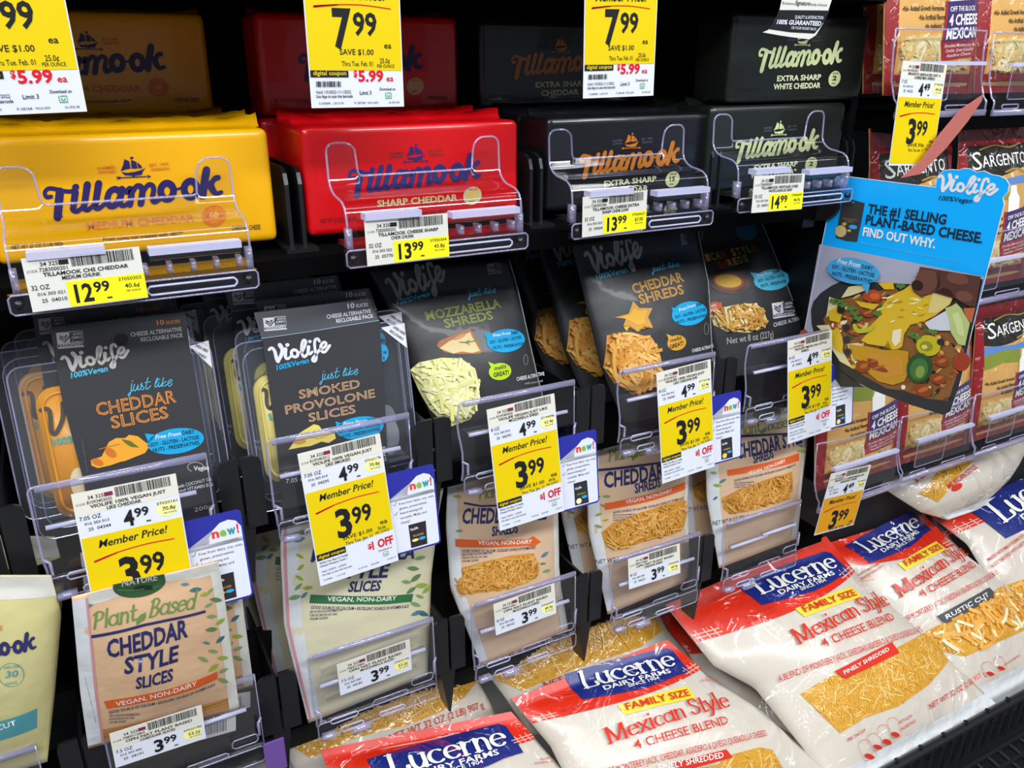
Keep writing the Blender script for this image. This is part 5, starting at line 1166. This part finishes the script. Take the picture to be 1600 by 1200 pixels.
def facts(b, p, pts, m=None):       # little red outlined nutrition tabs
    m = m or RDX
    for a, c, w2 in pts:
        a, c = Vector(a), Vector(c); d = (c - a).normalized(); e = Vector((d.y, -d.x)) if d.x else Vector((1, 0)); k = (c - a).length
        ST(b, p, [tuple(c - e * w2), tuple(a + d * k * .2 - e * w2), tuple(a), tuple(a + d * k * .2 + e * w2), tuple(c + e * w2), tuple(c - e * w2)], 1.2, m, 3); E(b, p, tuple(c - d * k * .12), w2 * .8, k * .12, m, 3, 20)
# behind: bags lying window up
def window_bag(off, left, right, label, window, seed, texts, H=.028):
    t, b, p, row = family_bag(off, left, right, label, H, seed, header=False, window=window, seal=False)
    p.z = None
    for s, a, e, h in texts: T(b, p, s, a, e, h, RDX, 3, .004)
    return finish(t, b, p, window, FIN, 330, .024, .0013, seed)
window_bag(-.062, [(434, 930), (424, 1080), (450, 1180), (490, 1260)], [(665, 860), (735, 1040), (775, 1115), (820, 1190)], 'cheese bag lying window up in the bin below the mozzarella slices lane',
  [(455, 1165), (500, 1112), (560, 1080), (640, 1055), (722, 1035), (745, 1065), (725, 1090), (690, 1112), (640, 1132), (560, 1152), (485, 1185)], 21, [('A BLEND OF MONTEREY JACK', (440, 1146), (560, 1035), 12), ('NET WT 32 OZ (2 LB) 907 g', (610, 1160), (756, 1106), 12)])
window_bag(-.062, [(700, 890), (748, 1035), (790, 1090), (830, 1150)], [(965, 830), (1045, 985), (1075, 1020), (1110, 1080)], 'cheese bag lying window up in the bin below the middle shreds lanes',
  [(758, 1015), (775, 985), (850, 965), (960, 935), (1012, 945), (1035, 985), (1000, 1012), (900, 1045), (815, 1080), (775, 1062)], 22, [('NET WT 32 OZ (2 LB) 907 g', (850, 1078), (1030, 1020), 12)])
# a crumpled one on top at the far end
t, b, p, row = family_bag(.016, [(1340, 735), (1400, 775), (1440, 800), (1482, 812)], [(1600, 640), (1612, 690), (1575, 752), (1528, 796)], 'crumpled cheese bag turned over on the far heap with a crimped end', .035, 31, header=False, wr=.006, seal=False)
strip_st(b, p, row, 0, 1, .9, 1, SEALW, 2); T(b, p, 'A BLEND OF', (1432, 756), (1462, 728), 12, RDX, 3, .01); T(b, p, 'MEXICAN STYLE', (1482, 765), (1526, 732), 10, RDX, 3, .01); E(b, p, (1494, 762), 9, 5, RDX, 2, -30)
w5 = [(1435, 772), (1465, 735), (1505, 712), (1518, 722), (1495, 745), (1465, 785)]
Q(b, p, w5, WBASE, 1); finish(t, b, p, w5, FIN, 90, .022, .0013, 32)
# far right bag
t, b, p, row = family_bag(-.052, [(1448, 800), (1512, 850), (1545, 905), (1680, 1010)], [(1660, 660), (1790, 760), (1860, 800), (1960, 880)], 'cheese bag farthest along the bin, its blue patch cut off', .032, 25, patch=((1515, 800), (1640, 715)), th=.2, head_s=(0, 1))
finish(t, b, p, None, FIN, 0, 0, 0, 0)
# under layers
for off, lf, rt, l, sd in ((-.078, [(1018, 955), (1080, 1060), (1170, 1140), (1310, 1290)], [(1110, 925), (1190, 1000), (1290, 1100), (1410, 1230)], 'cheese bag lying beneath the finely shredded family bag, its white side showing', 41),
                           (-.032, [(860, 1090), (930, 1190), (960, 1260), (1010, 1330)], [(1030, 1025), (1130, 1075), (1240, 1150), (1370, 1260)], 'cheese bag lying beneath the middle family bag, its white side showing', 42),
                           (-.078, [(1300, 850), (1360, 930), (1430, 1000), (1560, 1100)], [(1440, 790), (1510, 870), (1590, 940), (1700, 1030)], 'cheese bag lying beneath the rustic cut family bag', 43)):
    t, b, p, row = family_bag(off, lf, rt, l, .03, sd); finish(t, b, p, None, FIN, 0, 0, 0, 0)
for off, lf, rt, l, sd, hd in ((-.125, [(985, 880), (1040, 950), (1100, 1020), (1160, 1080)], [(1225, 785), (1290, 860), (1350, 930), (1400, 990)], 'family bag lying deepest in the bin, only its red top showing under the shreds lanes', 44, True),
                               (-.12, [(1235, 730), (1262, 790), (1290, 835), (1330, 880)], [(1420, 640), (1470, 730), (1500, 790), (1530, 830)], 'bare grey side of a cheese bag behind the orange 3.99 tag', 45, False)):
    t, b, p, row = family_bag(off, lf, rt, l, .02, sd, header=hd, th=.6); finish(t, b, p, None, FIN, 0, 0, 0, 0)
# rustic cut bag
RW = [(1415, 1003), (1450, 985), (1500, 958), (1560, 918), (1600, 905), (1640, 960), (1600, 985), (1545, 1010), (1508, 1026), (1480, 1020), (1440, 1010)]
t, b, p, row = family_bag(-.032, [(1225, 870), (1330, 905), (1400, 985), (1530, 1120)], [(1442, 803), (1490, 852), (1570, 920), (1690, 1030)], 'family bag with rustic cut band, lying behind the finely shredded bag', .032, 26, patch=((1318, 854), (1420, 800)), window=RW, th=.22,
   tag=([(1100, 365), (1380, 210), (1425, 255), (1145, 410)], 'RUSTIC CUT', (1150, 385), (1378, 258), 28, mat('ink_charcoal', '#46464c', .4, .3)), wz=(1150, 860, 3.529))
p.zoom(1150, 860, 3.529); facts(b, p, [((1365, 620), (1400, 690), 26), ((1430, 590), (1458, 660), 26)]); T(b, p, 'NOT A LOW CALORIE FOOD', (1475, 640), (1560, 585), 14, RDX, 3, .004)
finish(t, b, p, RW, RUS, 170, .03, .0042, 26, .003)
# finely shredded bag
W2 = [(1250, 1085), (1290, 1060), (1340, 1040), (1395, 1015), (1440, 990), (1462, 1000), (1480, 1032), (1450, 1070), (1400, 1105), (1350, 1122), (1312, 1146), (1285, 1120)]
t, b, p, row = family_bag(.010, [(1040, 945), (1115, 1040), (1180, 1075), (1320, 1250)], [(1290, 838), (1345, 905), (1440, 990), (1568, 1112)], 'family bag with finely shredded red band and a large orange window', .034, 27, patch=((1150, 912), (1288, 862)), window=W2, th=.2,
   tag=([(535, 670), (845, 510), (888, 570), (590, 715)], 'FINELY SHREDDED', (585, 690), (832, 556), 24, RDX), wz=(1150, 860, 3.529))
p.zoom(1150, 860, 3.529); facts(b, p, [((690, 1050), (735, 1150), 34), ((735, 1015), (780, 1095), 30), ((795, 965), (830, 1070), 30), ((850, 925), (875, 1030), 28)]); T(b, p, 'PER 1/4 CUP', (612, 1058), (708, 1000), 20, RDX, 3, .004); T(b, p, 'NOT A LOW', (895, 960), (965, 920), 18, RDX, 3, .004); T(b, p, 'CALORIE FOOD', (900, 1000), (985, 948), 18, RDX, 3, .004); T(b, p, 'NET WT 32 OZ (2 LB) 907 g', (1062, 880), (1370, 690), 34, RDX, 3, .004)
finish(t, b, p, W2, FIN, 700, .02, .0011, 27, .0014)
# middle family bag
W1 = [(1010, 1215), (1120, 1195), (1140, 1180), (1185, 1168), (1205, 1172), (1222, 1200), (1200, 1240), (1080, 1280), (1000, 1260)]
t, b, p, row = family_bag(.010, [(798, 1092), (860, 1165), (885, 1215), (960, 1330)], [(1042, 1000), (1112, 1060), (1190, 1110), (1330, 1240)], 'family bag with the blue patch and yellow size strip in the middle of the bin', .034, 28, patch=((880, 1054), (1041, 1013)), window=W1, th=.2,
   tag=([(880, 1175), (1170, 1100), (1206, 1145), (900, 1230)], 'FINELY SHREDDED', (800, 1220), (1155, 1145), 32, RDX), wz=(800, 860, 3.529))
finish(t, b, p, W1, FIN, 300, .02, .0011, 28, .0014)
# nearest bag at the bottom edge
t, b, p, row = family_bag(.012, [(500, 1172), (525, 1240), (560, 1300), (620, 1420)], [(798, 1112), (868, 1190), (905, 1245), (990, 1370)], 'family bag at the bottom edge with only its red top and blue patch in view', .034, 29, patch=((572, 1187), (778, 1131)), th=.2)
finish(t, b, p, None, FIN, 0, 0, 0, 0)
# black lattice front of the bin
b = MB(); b.box((-.6, -.5, -.80), (1.7, -.14, -.735), DARK); b.build('trim_6', kind='structure')
t = thing('lattice_bin_front', 'black plastic lattice front of the slanted bin, beside the big bags', 'bin front', (.75, -.27, -.69))
GX0, GX1 = .45, 1.5
b = MB()
for k in range(int((GX1 - GX0) / .021)): x = GX0 + k * .021; b.prism([(x, -.215, -.655), (x + .004, -.215, -.655), (x + .024, -.33, -.69), (x + .020, -.33, -.69)], (0, 0, -.004), BLACK)
for k in range(8): q = k / 7; b.box((GX0, -.215 - .115 * q - .002, -.657 - .035 * q), (GX1, -.215 - .115 * q + .002, -.654 - .035 * q), BLACK)
b.build('lattice_floor', t)
b = MB()
for k in range(int((GX1 - GX0) / .019)): x = GX0 + k * .019; b.prism([(x, -.206, -.655), (x + .005, -.206, -.655), (x + .017, -.2, -.612), (x + .012, -.2, -.612)], (0, .004, 0), BLACK)
b.tube([(GX0, -.2, -.609), (GX1, -.2, -.609)], .0055, BLACK, 10)
for k in range(14): b.tube([(GX0 + .02 + k * .04, -.2, -.606), (GX0 + .02 + k * .04, -.2, -.600)], .003, BLACK, 8)
b.build('upright_guard', t)
b = MB(); b.box((GX0, -.40, -.73), (GX1, -.335, -.70), mat('rail_grey', '#8f9293', .4)); b.build('price_rail', t)
# ---------------------------------------------------------------- bagged shreds of the far bay
SR = film('#8c1a1c', 'srg', .7, 24, ridge=.5); SP = film('#cf9f58', 'srg', .7, 24, ridge=.5); SBK = film('#25221c', 'srg', .7, 24, ridge=.5); PUR = mat('ink_purple', '#3f2c66', .3, .5); SRD = mat('ink_srg_red', '#a3202a', .3, .5); WIN4 = cheese('four', ('#e4d49a', '#dcb868', '#eee2b8', '#d9c07c'))
def block_bag(x, y, z, lean, label):
    W, H = 124, 188
    p = PL((x - .005, y, z), lean, mm=H); p.kx = 1.1
    t = thing('shredded_cheese_pouch', label, 'cheese bag', (x + W / 2000, y, z), 'red bags of shredded cheese in the far bay')
    vs, fs, row = bag_body(p, [(0, 0), (1.5, 40), (-1, 110), (0, H)], [(W, 0), (W - 1.5, 40), (W + 1, 110), (W, H)], .014, 6, wr=.0016, flat=.12, flatb=.05)
    b = MB(); b.add(vs, fs, SP)
    strip_st(b, p, row, 0, 1, 0, .14, SR, 1); strip_st(b, p, row, 0, 1, .14, lambda s: .31 + .03 * math.sin(s * 5), SBK, 1, n=20)
    strip_st(b, p, row, 0, .085, .14, 1, SR, 2); strip_st(b, p, row, .93, 1, .14, 1, SR, 2); strip_st(b, p, row, 0, 1, .9, 1, SR, 1)
    GO = mat('ink_bronze', '#a8843c', .35, .4)
    ST(b, p, [(30, 31), (55, 27), (80, 30), (100, 26)], 1.6, GO, 2); ST(b, p, [(66, 58), (85, 55), (104, 60), (116, 57)], 2, GO, 2)
    T(b, p, 'S', (17, 53), (30, 53), 20, WTX, 3, .0); T(b, p, 'ARGENTO', (31, 51), (106, 49), 13, WTX, 3, .004)
    SKYB = mat('ink_sky', '#5b83bd', .35, .4); GRN = mat('ink_field', '#7f8a34', .35, .4)
    Q(b, p, [(11, 62), (60, 66), (113, 62), (113, 72), (11, 74)], SKYB, 1); Q(b, p, [(11, 74), (40, 70), (70, 73), (70, 90), (40, 86), (11, 92)], GRN, 2); Q(b, p, [(74, 74), (84, 74), (85, 82), (90, 88), (90, 106), (68, 106), (68, 88), (73, 82)], WTX, 2)
    for k, (s, x0) in enumerate((('\u2022No Added Growth Hormones*', 13), ('\u2022No Artificial Flavors', 30), ('\u2022No Antibiotics**', 38))): T(b, p, s, (x0, 113 + 8 * k), (62, 112 + 8 * k), 4.6, mat('ink_brown', '#4a2f18', .4), 2, .02)
    Q(b, p, [(64, 104), (122, 98), (122, 136), (64, 140)], PUR, 3); Q(b, p, [(64, 140), (122, 136), (122, 152), (64, 158)], SRD, 3); Q(b, p, [(62, 103), (64.5, 103), (64.5, 158), (62, 158)], SRD, 4)
    T(b, p, 'OFF THE BLOCK', (68, 113), (112, 109), 4.5, WTX, 4, .01); T(b, p, '4 CHEESE', (68, 125.5), (119, 121), 9.5, WTX, 4, .03); T(b, p, 'MEXICAN', (67, 138), (119, 133.5), 9.5, WTX, 4, .03)
    for k, s in enumerate(('Shredded Monterey Jack, Mild', 'Cheddar, Queso Quesadilla &', 'Asadero Cheeses')): T(b, p, s, (67 + 3 * k, 145.5 + 4.4 * k), (119 - 4 * k, 142 + 4.4 * k), 3, WTX, 4, .004, .2)
    T(b, p, 'NET WT 8 OZ', (20, 172), (60, 171), 4.5, SRD, 3, .004)
    b.build('bag', t, True)
    b = MB(); shreds(b, p, [(13, 136), (60, 132), (61, 158), (116, 154), (116, 168), (13, 168)], 150, WIN4, .024, .0036, 4, .002, SP); b.build('cheese_shreds', t, kind='stuff')
    return t
SB = block_bag(.8335, -.040, -.342, 9, 'red bag of mexican shreds farthest along the lowest shelf, black header in view')
def sb(x, y, z, label, rz=0): dup(SB, (x - .8335, y + .040, z + .342), label, rz)
sb(.5545, -.040, -.342, 'red bag of mexican shreds behind the orange 3.99 tag')
sb(.692, -.040, -.342, 'red bag of mexican shreds under the bottom corner of the advertising card')
sb(.700, -.002, -.339, 'red bag of mexican shreds second in its lane, beside the card edge', 5)
sb(.604, -.030, -.13, 'red bag of mexican shreds in the shade behind the advertising card')
sb(.7415, -.036, -.128, 'red bag of mexican shreds rising above the round logo of the advertising card')
sb(.880, -.036, -.128, 'red bag of mexican shreds farther along, beside the one above the card')
sb(.568, -.040, .090, 'red bag of mexican shreds on the top shelf behind the 4.49 tag')
sb(.708, -.040, .090, 'red bag of mexican shreds at the top corner of the far bay')
sb(.596, .012, .090, 'red bag of mexican shreds second in the top lane, its edge showing', 4)
q = at(1416, 153, -.072)
sale_tag((q.x - .012, -.074, q.z - .061), 4, 0, 3, L('34 325', '4610000201', 'SRGNTO REDUCED FAT 4', 'CHEESE MEX SHREDS', '7 OZ', '016 304 010', '25  06222', ('4', '49'), '37190228', '64.2\u00a2'), ('3', '99'), 'SAVE 50\u00a2', 'Thru Tue. Jan. 11', '57.0\u00a2', '1 OFF', 'yellow 3.99 member tag leaning under the 4.49 label of the top shred shelf', None, False, 94)
q = at(1272, 837, -.078)
sale_tag((q.x, -.078, q.z), -4, 0, 4, L('34 325', '4610000202', 'SRGNTO 4 CHEESE MEXICAN', 'SHREDDED CHEESE', '8 OZ', '016 304 011', '25  04263', ('4', '49'), '37190230', '56.2\u00a2'), ('3', '99'), 'SAVE 50\u00a2', 'Thru Tue. Jan. 11', '49.9\u00a2', '1 OFF', 'orange 3.99 tag hanging over the big bags below the lowest shred shelf', None, False, 78, paper('#d9981c'))
# the torn salmon coloured tag, seen from behind
b = MB(); pts = [(1536, 148), (1500, 172), (1470, 208), (1440, 250), (1408, 278), (1438, 272), (1478, 232), (1512, 190), (1534, 158)]
pz = PL(at(1470, 215, -.079), 0, 8); uv = [pz.inp(x) for x in pts]; b.prism([pz.W(x.x, x.y) for x in uv], pz.n * -.0006, mat('salmon_paper', '#b8675c', .5, 0, .3, 200, dist=.001)); b.build('twisted_paper_tag', label='twisted salmon paper tag crossing before the bag with the black header', cat='price tag')
# ---------------------------------------------------------------- blue advertising card on a clip
pS = PL((.529, -.128, 0), 0, -80)
t = thing('advertising_card', 'blue advertising card with a pan of nachos, clipped out from the shelf edge', 'sign', (.515, -.12, -.16))
BL = mat('sign_blue', '#00aeff', .35, .2); BG = mat('sign_table', '#a9aabd', .4, .2); PAN = mat('sign_pan', '#2e3033', .35, .2)
b = MB(); pS.z = None
pts = [(1304, 284), (1307, 277), (1316, 275), (1462, 293), (1463, 281), (1468, 272), (1476, 266), (1488, 265), (1498, 266), (1506, 263), (1516, 264), (1526, 269), (1538, 267), (1550, 273), (1562, 275), (1572, 280), (1577, 288), (1575, 300), (1567, 309), (1569, 320), (1489, 632), (1485, 643), (1477, 646), (1264, 573), (1254, 566), (1249, 555)]
uv = [pS.inp(x) for x in pts]
if sum(uv[i].x * uv[(i + 1) % len(uv)].y - uv[(i + 1) % len(uv)].x * uv[i].y for i in range(len(uv))) < 0: uv.reverse()
b.prism([pS.W(x.x, x.y) for x in uv], pS.n * -.0012, BL)
b.tube([pS.W(x.x, x.y, 0) for x in uv], .0004, WHT, 5, True)
def sg(col): return mat('sign_' + col.strip('#'), col, .38, .15)
# the printed photograph: pan of nachos
pS.zoom(1250, 260, 4.5714)
Q(b, pS, [(140, 556), (1318, 787), (1094, 1700), (1085, 1745), (1055, 1755), (65, 1425), (18, 1385), (0, 1345)], BG, 1)
pS.zoom(1250, 440, 5.1613)
Q(b, pS, [(90, 230), (110, 160), (170, 90), (260, 30), (340, -5), (420, -35), (900, -40), (1478, -20), (1400, 330), (1290, 820), (1215, 1045), (1170, 1068), (1150, 1072), (900, 995), (600, 880), (420, 790), (300, 700), (200, 600), (130, 480), (95, 340)], PAN, 2)
Q(b, pS, [(6, 500), (120, 580), (240, 660), (340, 720), (520, 850), (330, 850), (270, 760), (150, 640), (3, 555)], PAN, 2); Q(b, pS, [(420, -35), (900, -40), (1000, -30), (900, 20), (420, -5)], BG, 3)
Q(b, pS, [(4, 400), (40, 380), (100, 440), (60, 445), (0, 440)], sg('#a8502c'), 2)
PALE = sg('#ded3a0'); r = random.Random(5)
Q(b, pS, [(245, 120), (300, 150), (560, 100), (760, 40), (1000, 250), (1200, 330), (1330, 560), (1200, 960), (1000, 940), (850, 880), (700, 860), (520, 760), (420, 690), (300, 600), (210, 440), (140, 352), (210, 345), (190, 300), (235, 230)], sg('#8a5a2c'), 3)
reg = [Vector(x) for x in [(260, 150), (560, 100), (760, 60), (1000, 280), (1200, 360), (1310, 560), (1200, 940), (1000, 920), (850, 860), (700, 840), (440, 690), (300, 590), (220, 440), (230, 240)]]
pal = ['#d9c47c', '#c8782c', '#8a4420', '#6b2c1c', '#e0b83c', '#b85c28', '#efe4bc', '#4e6a2a', '#2b2520', '#d89a4c', '#a8562c']
for k in range(330):
    c = Vector((r.uniform(200, 1320), r.uniform(60, 950)))
    if inside(reg, c): E(b, pS, c, r.uniform(9, 42), r.uniform(6, 20), sg(r.choice(pal)), 4 + k * .012, r.uniform(-80, 80), 7)
for q in ([(140, 352), (245, 345), (300, 470), (400, 640), (440, 700), (330, 640), (250, 520), (210, 420)], [(245, 120), (335, 155), (300, 210), (220, 290)], [(390, 500), (480, 490), (560, 540), (470, 620), (430, 640)], [(340, 130), (400, 40), (500, 20), (560, 60), (420, 110)]): Q(b, pS, q, PALE, 9)
YP = sg('#d9b326'); YD = sg('#bf8f1c'); YH = sg('#e9d060')
for q in ([(235, 240), (300, 200), (350, 250), (330, 330), (250, 310)], [(240, 400), (320, 370), (360, 470), (350, 580), (290, 540)], [(450, 150), (560, 170), (650, 180), (600, 225), (500, 200)], [(640, 10), (760, 0), (770, 60), (690, 60)]): Q(b, pS, q, YP, 10)
Q(b, pS, [(590, 340), (640, 290), (680, 180), (740, 110), (850, 60), (930, 0), (1000, 60), (1120, 40), (1230, 40), (1252, 110), (1220, 180), (1100, 270), (1000, 320), (900, 345), (850, 420), (835, 520), (800, 540), (750, 545), (720, 470), (690, 520), (560, 500), (500, 470), (560, 410)], YP, 11)
Q(b, pS, [(1090, 50), (1225, 42), (1252, 105), (1215, 180), (1110, 250), (1040, 250)], sg('#d8c67c'), 12); Q(b, pS, [(760, 390), (830, 375), (820, 480), (775, 520), (750, 470)], sg('#ece2c0'), 12)
Q(b, pS, [(400, 500), (560, 520), (700, 550), (800, 545), (885, 560), (880, 640), (890, 720), (850, 800), (760, 830), (640, 800), (560, 730), (520, 640), (440, 620)], YD, 11); Q(b, pS, [(560, 560), (700, 590), (840, 600), (840, 740), (700, 780), (600, 700)], sg('#c98d2c'), 12)
for k in range(26): E(b, pS, (r.uniform(640, 1060), r.uniform(110, 320)), r.uniform(14, 46), r.uniform(4, 10), r.choice((YH, YD, sg('#f0e49c'))), 13 + k * .02, r.uniform(-30, 20), 8)
for c, rx, ry in (((520, 680), 60, 50), ((640, 690), 90, 22), ((600, 640), 50, 20), ((1150, 640), 60, 40), ((1120, 780), 70, 40), ((1000, 870), 80, 50), ((550, 250), 60, 30), ((440, 400), 60, 26)): E(b, pS, c, rx, ry, sg('#8a3f1c'), 14, 20, 11); E(b, pS, (c[0] + 10, c[1] - 6), rx * .6, ry * .4, sg('#b8642c'), 15, -20, 9)
E(b, pS, (980, 690), 104, 122, sg('#234a26'), 16, 15); E(b, pS, (975, 700), 74, 90, sg('#3f6e34'), 17, 15); E(b, pS, (985, 720), 36, 50, sg('#7f9a44'), 18, 15)
E(b, pS, (1050, 510), 98, 84, sg('#bfb31c'), 16, 10); E(b, pS, (1035, 515), 52, 40, sg('#8f8c1c'), 17, 10); E(b, pS, (1020, 520), 24, 18, sg('#d8cf6c'), 18); ST(b, pS, [(455, 350), (480, 390), (560, 385), (600, 360)], 34, sg('#b9b52c'), 16)
E(b, pS, (1320, 640), 66, 76, sg('#9c3a24'), 16, 10); E(b, pS, (600, 110), 78, 50, sg('#b04420'), 16); E(b, pS, (620, 112), 40, 26, sg('#c8642c'), 17)
for c in ((345, 225), (390, 365), (390, 460), (400, 560), (1150, 480)): E(b, pS, c, 32, 28, sg('#24222a'), 17, 0, 9)
for c in ((330, 160), (360, 180), (430, 210), (460, 250), (490, 290), (640, 250), (920, 420), (960, 440), (1090, 400), (830, 30), (290, 150)): leafpts = [(c[0] + (24 + 14 * math.cos(3 * a * D * 5)) * math.cos(a * D), c[1] + (20 + 10 * math.sin(a * D * 5)) * math.sin(a * D)) for a in range(0, 360, 24)]; Q(b, pS, leafpts, sg('#4f7a34'), 18)
Q(b, pS, [(1020, 330), (1120, 270), (1190, 230), (1225, 290), (1230, 390), (1140, 390), (1060, 380)], sg('#ccd0dc'), 15)
Q(b, pS, [(1185, 210), (1240, 190), (1275, 168), (1320, 215), (1345, 270), (1385, 330), (1345, 510), (1290, 500), (1230, 400), (1215, 290)], sg('#b5c47c'), 16); Q(b, pS, [(1240, 260), (1290, 240), (1330, 330), (1340, 440), (1290, 420)], sg('#c9d494'), 17); Q(b, pS, [(1330, 210), (1428, 205), (1398, 330), (1350, 290)], sg('#b8643c'), 15)
SK1 = sg('#54302a'); SK2 = sg('#6e443a')
Q(b, pS, [(985, -125), (1478, -45), (1432, 200), (1380, 190), (1270, 130), (1235, 60), (1180, 40), (1100, 80), (1000, 118), (930, 70), (915, 20), (960, -40)], SK1, 19); Q(b, pS, [(985, -110), (1110, -90), (1130, 20), (1070, 85), (1000, 110), (935, 65), (930, 10)], sg('#6a4136'), 19.5); Q(b, pS, [(1140, -90), (1150, 30), (1110, 75), (1125, 10)], sg('#331b18'), 19.6); E(b, pS, (965, 25), 48, 42, sg('#2c1618'), 20, 20); E(b, pS, (1290, -30), 90, 46, SK2, 20, 12); E(b, pS, (1345, 112), 70, 44, SK2, 20, 12)
# headline, bubble and drawn pouch
pS.zoom(1250, 260, 4.5714)
vio(b, pS, (1022, 172), (1400, 205), 110, OFFW, None, 0, 0, 0)
T(b, pS, '100%Vegan', (992, 240), (1225, 262), 34, TXD, 3, .01, .2)
HD = paper('#1b2a3c')
T(b, pS, 'THE #1 SELLING', (484, 332), (1042, 414), 68, HD, 3, .03); T(b, pS, 'PLANT-BASED CHEESE.', (468, 410), (1300, 548), 70, HD, 3, .03); T(b, pS, 'FIND OUT WHY.', (448, 492), (965, 584), 62, WTX, 3, .03)
T(b, pS, 'Based on Nielsen total US grocery sales of alternative cheese for the year ending 2021', (435, 552), (1140, 688), 16, SKY, 3, 0)
BB = sg('#3fa4dc'); E(b, pS, (400, 742), 188, 92, BB, 22, 9); Q(b, pS, [(455, 830), (520, 835), (500, 912)], BB, 22)
T(b, pS, 'Free From', (285, 685), (445, 718), 36, WTX, 23, .014, .25); T(b, pS, 'DAIRY', (458, 722), (540, 738), 28, HD, 23, .016); T(b, pS, 'SOY - GLUTEN - LACTOSE', (248, 722), (550, 786), 28, HD, 23, .016); T(b, pS, 'NUTS - PRESERVATIVES', (248, 770), (536, 834), 28, HD, 23, .016)
Q(b, pS, [(305, 238), (380, 238), (465, 262), (440, 400), (410, 538), (330, 530), (257, 508), (280, 380)], CARD, 3); vio(b, pS, (318, 345), (378, 350), 34, OFFW, None, 0, 0, 0); E(b, pS, (295, 462), 40, 42, sg('#c9b878'), 4); E(b, pS, (382, 432), 30, 15, BB, 4, 8); E(b, pS, (320, 410), 16, 12, sg('#c9a84c'), 4); E(b, pS, (355, 458), 14, 10, sg('#c9a84c'), 4)
T(b, pS, 'MEXICAN STYLE', (308, 378), (412, 392), 14, sg('#8f7a4c'), 4, .01); T(b, pS, 'SHREDS', (330, 396), (385, 404), 12, sg('#8f7a4c'), 4, .01); E(b, pS, (382, 256), 10, 5, BL, 4, 5)
b.build('card', t)
b = MB(); pS.z = None; pS.zoom(1250, 260, 4.5714)
cl = [pS.inp(x) for x in [(120, 95), (245, 100), (280, 130), (292, 190), (288, 300), (262, 350), (215, 378), (120, 385)]]; cl.reverse()
b.prism([pS.W(x.x, x.y, .006) for x in cl], pS.n * -.012, BLACK); b.build('clamp', t)
b = MB(); o0 = pS.W(*pS.inp((110, 240))); b.box((o0.x - .018, o0.y - .004, o0.z - .026), (o0.x - .002, o0.y + .016, o0.z + .028), BLACK); b.box((o0.x - .016, o0.y - .008, o0.z + .006), (o0.x + .004, o0.y + .008, o0.z + .024), BLACK); b.build('hinge_mount', t)
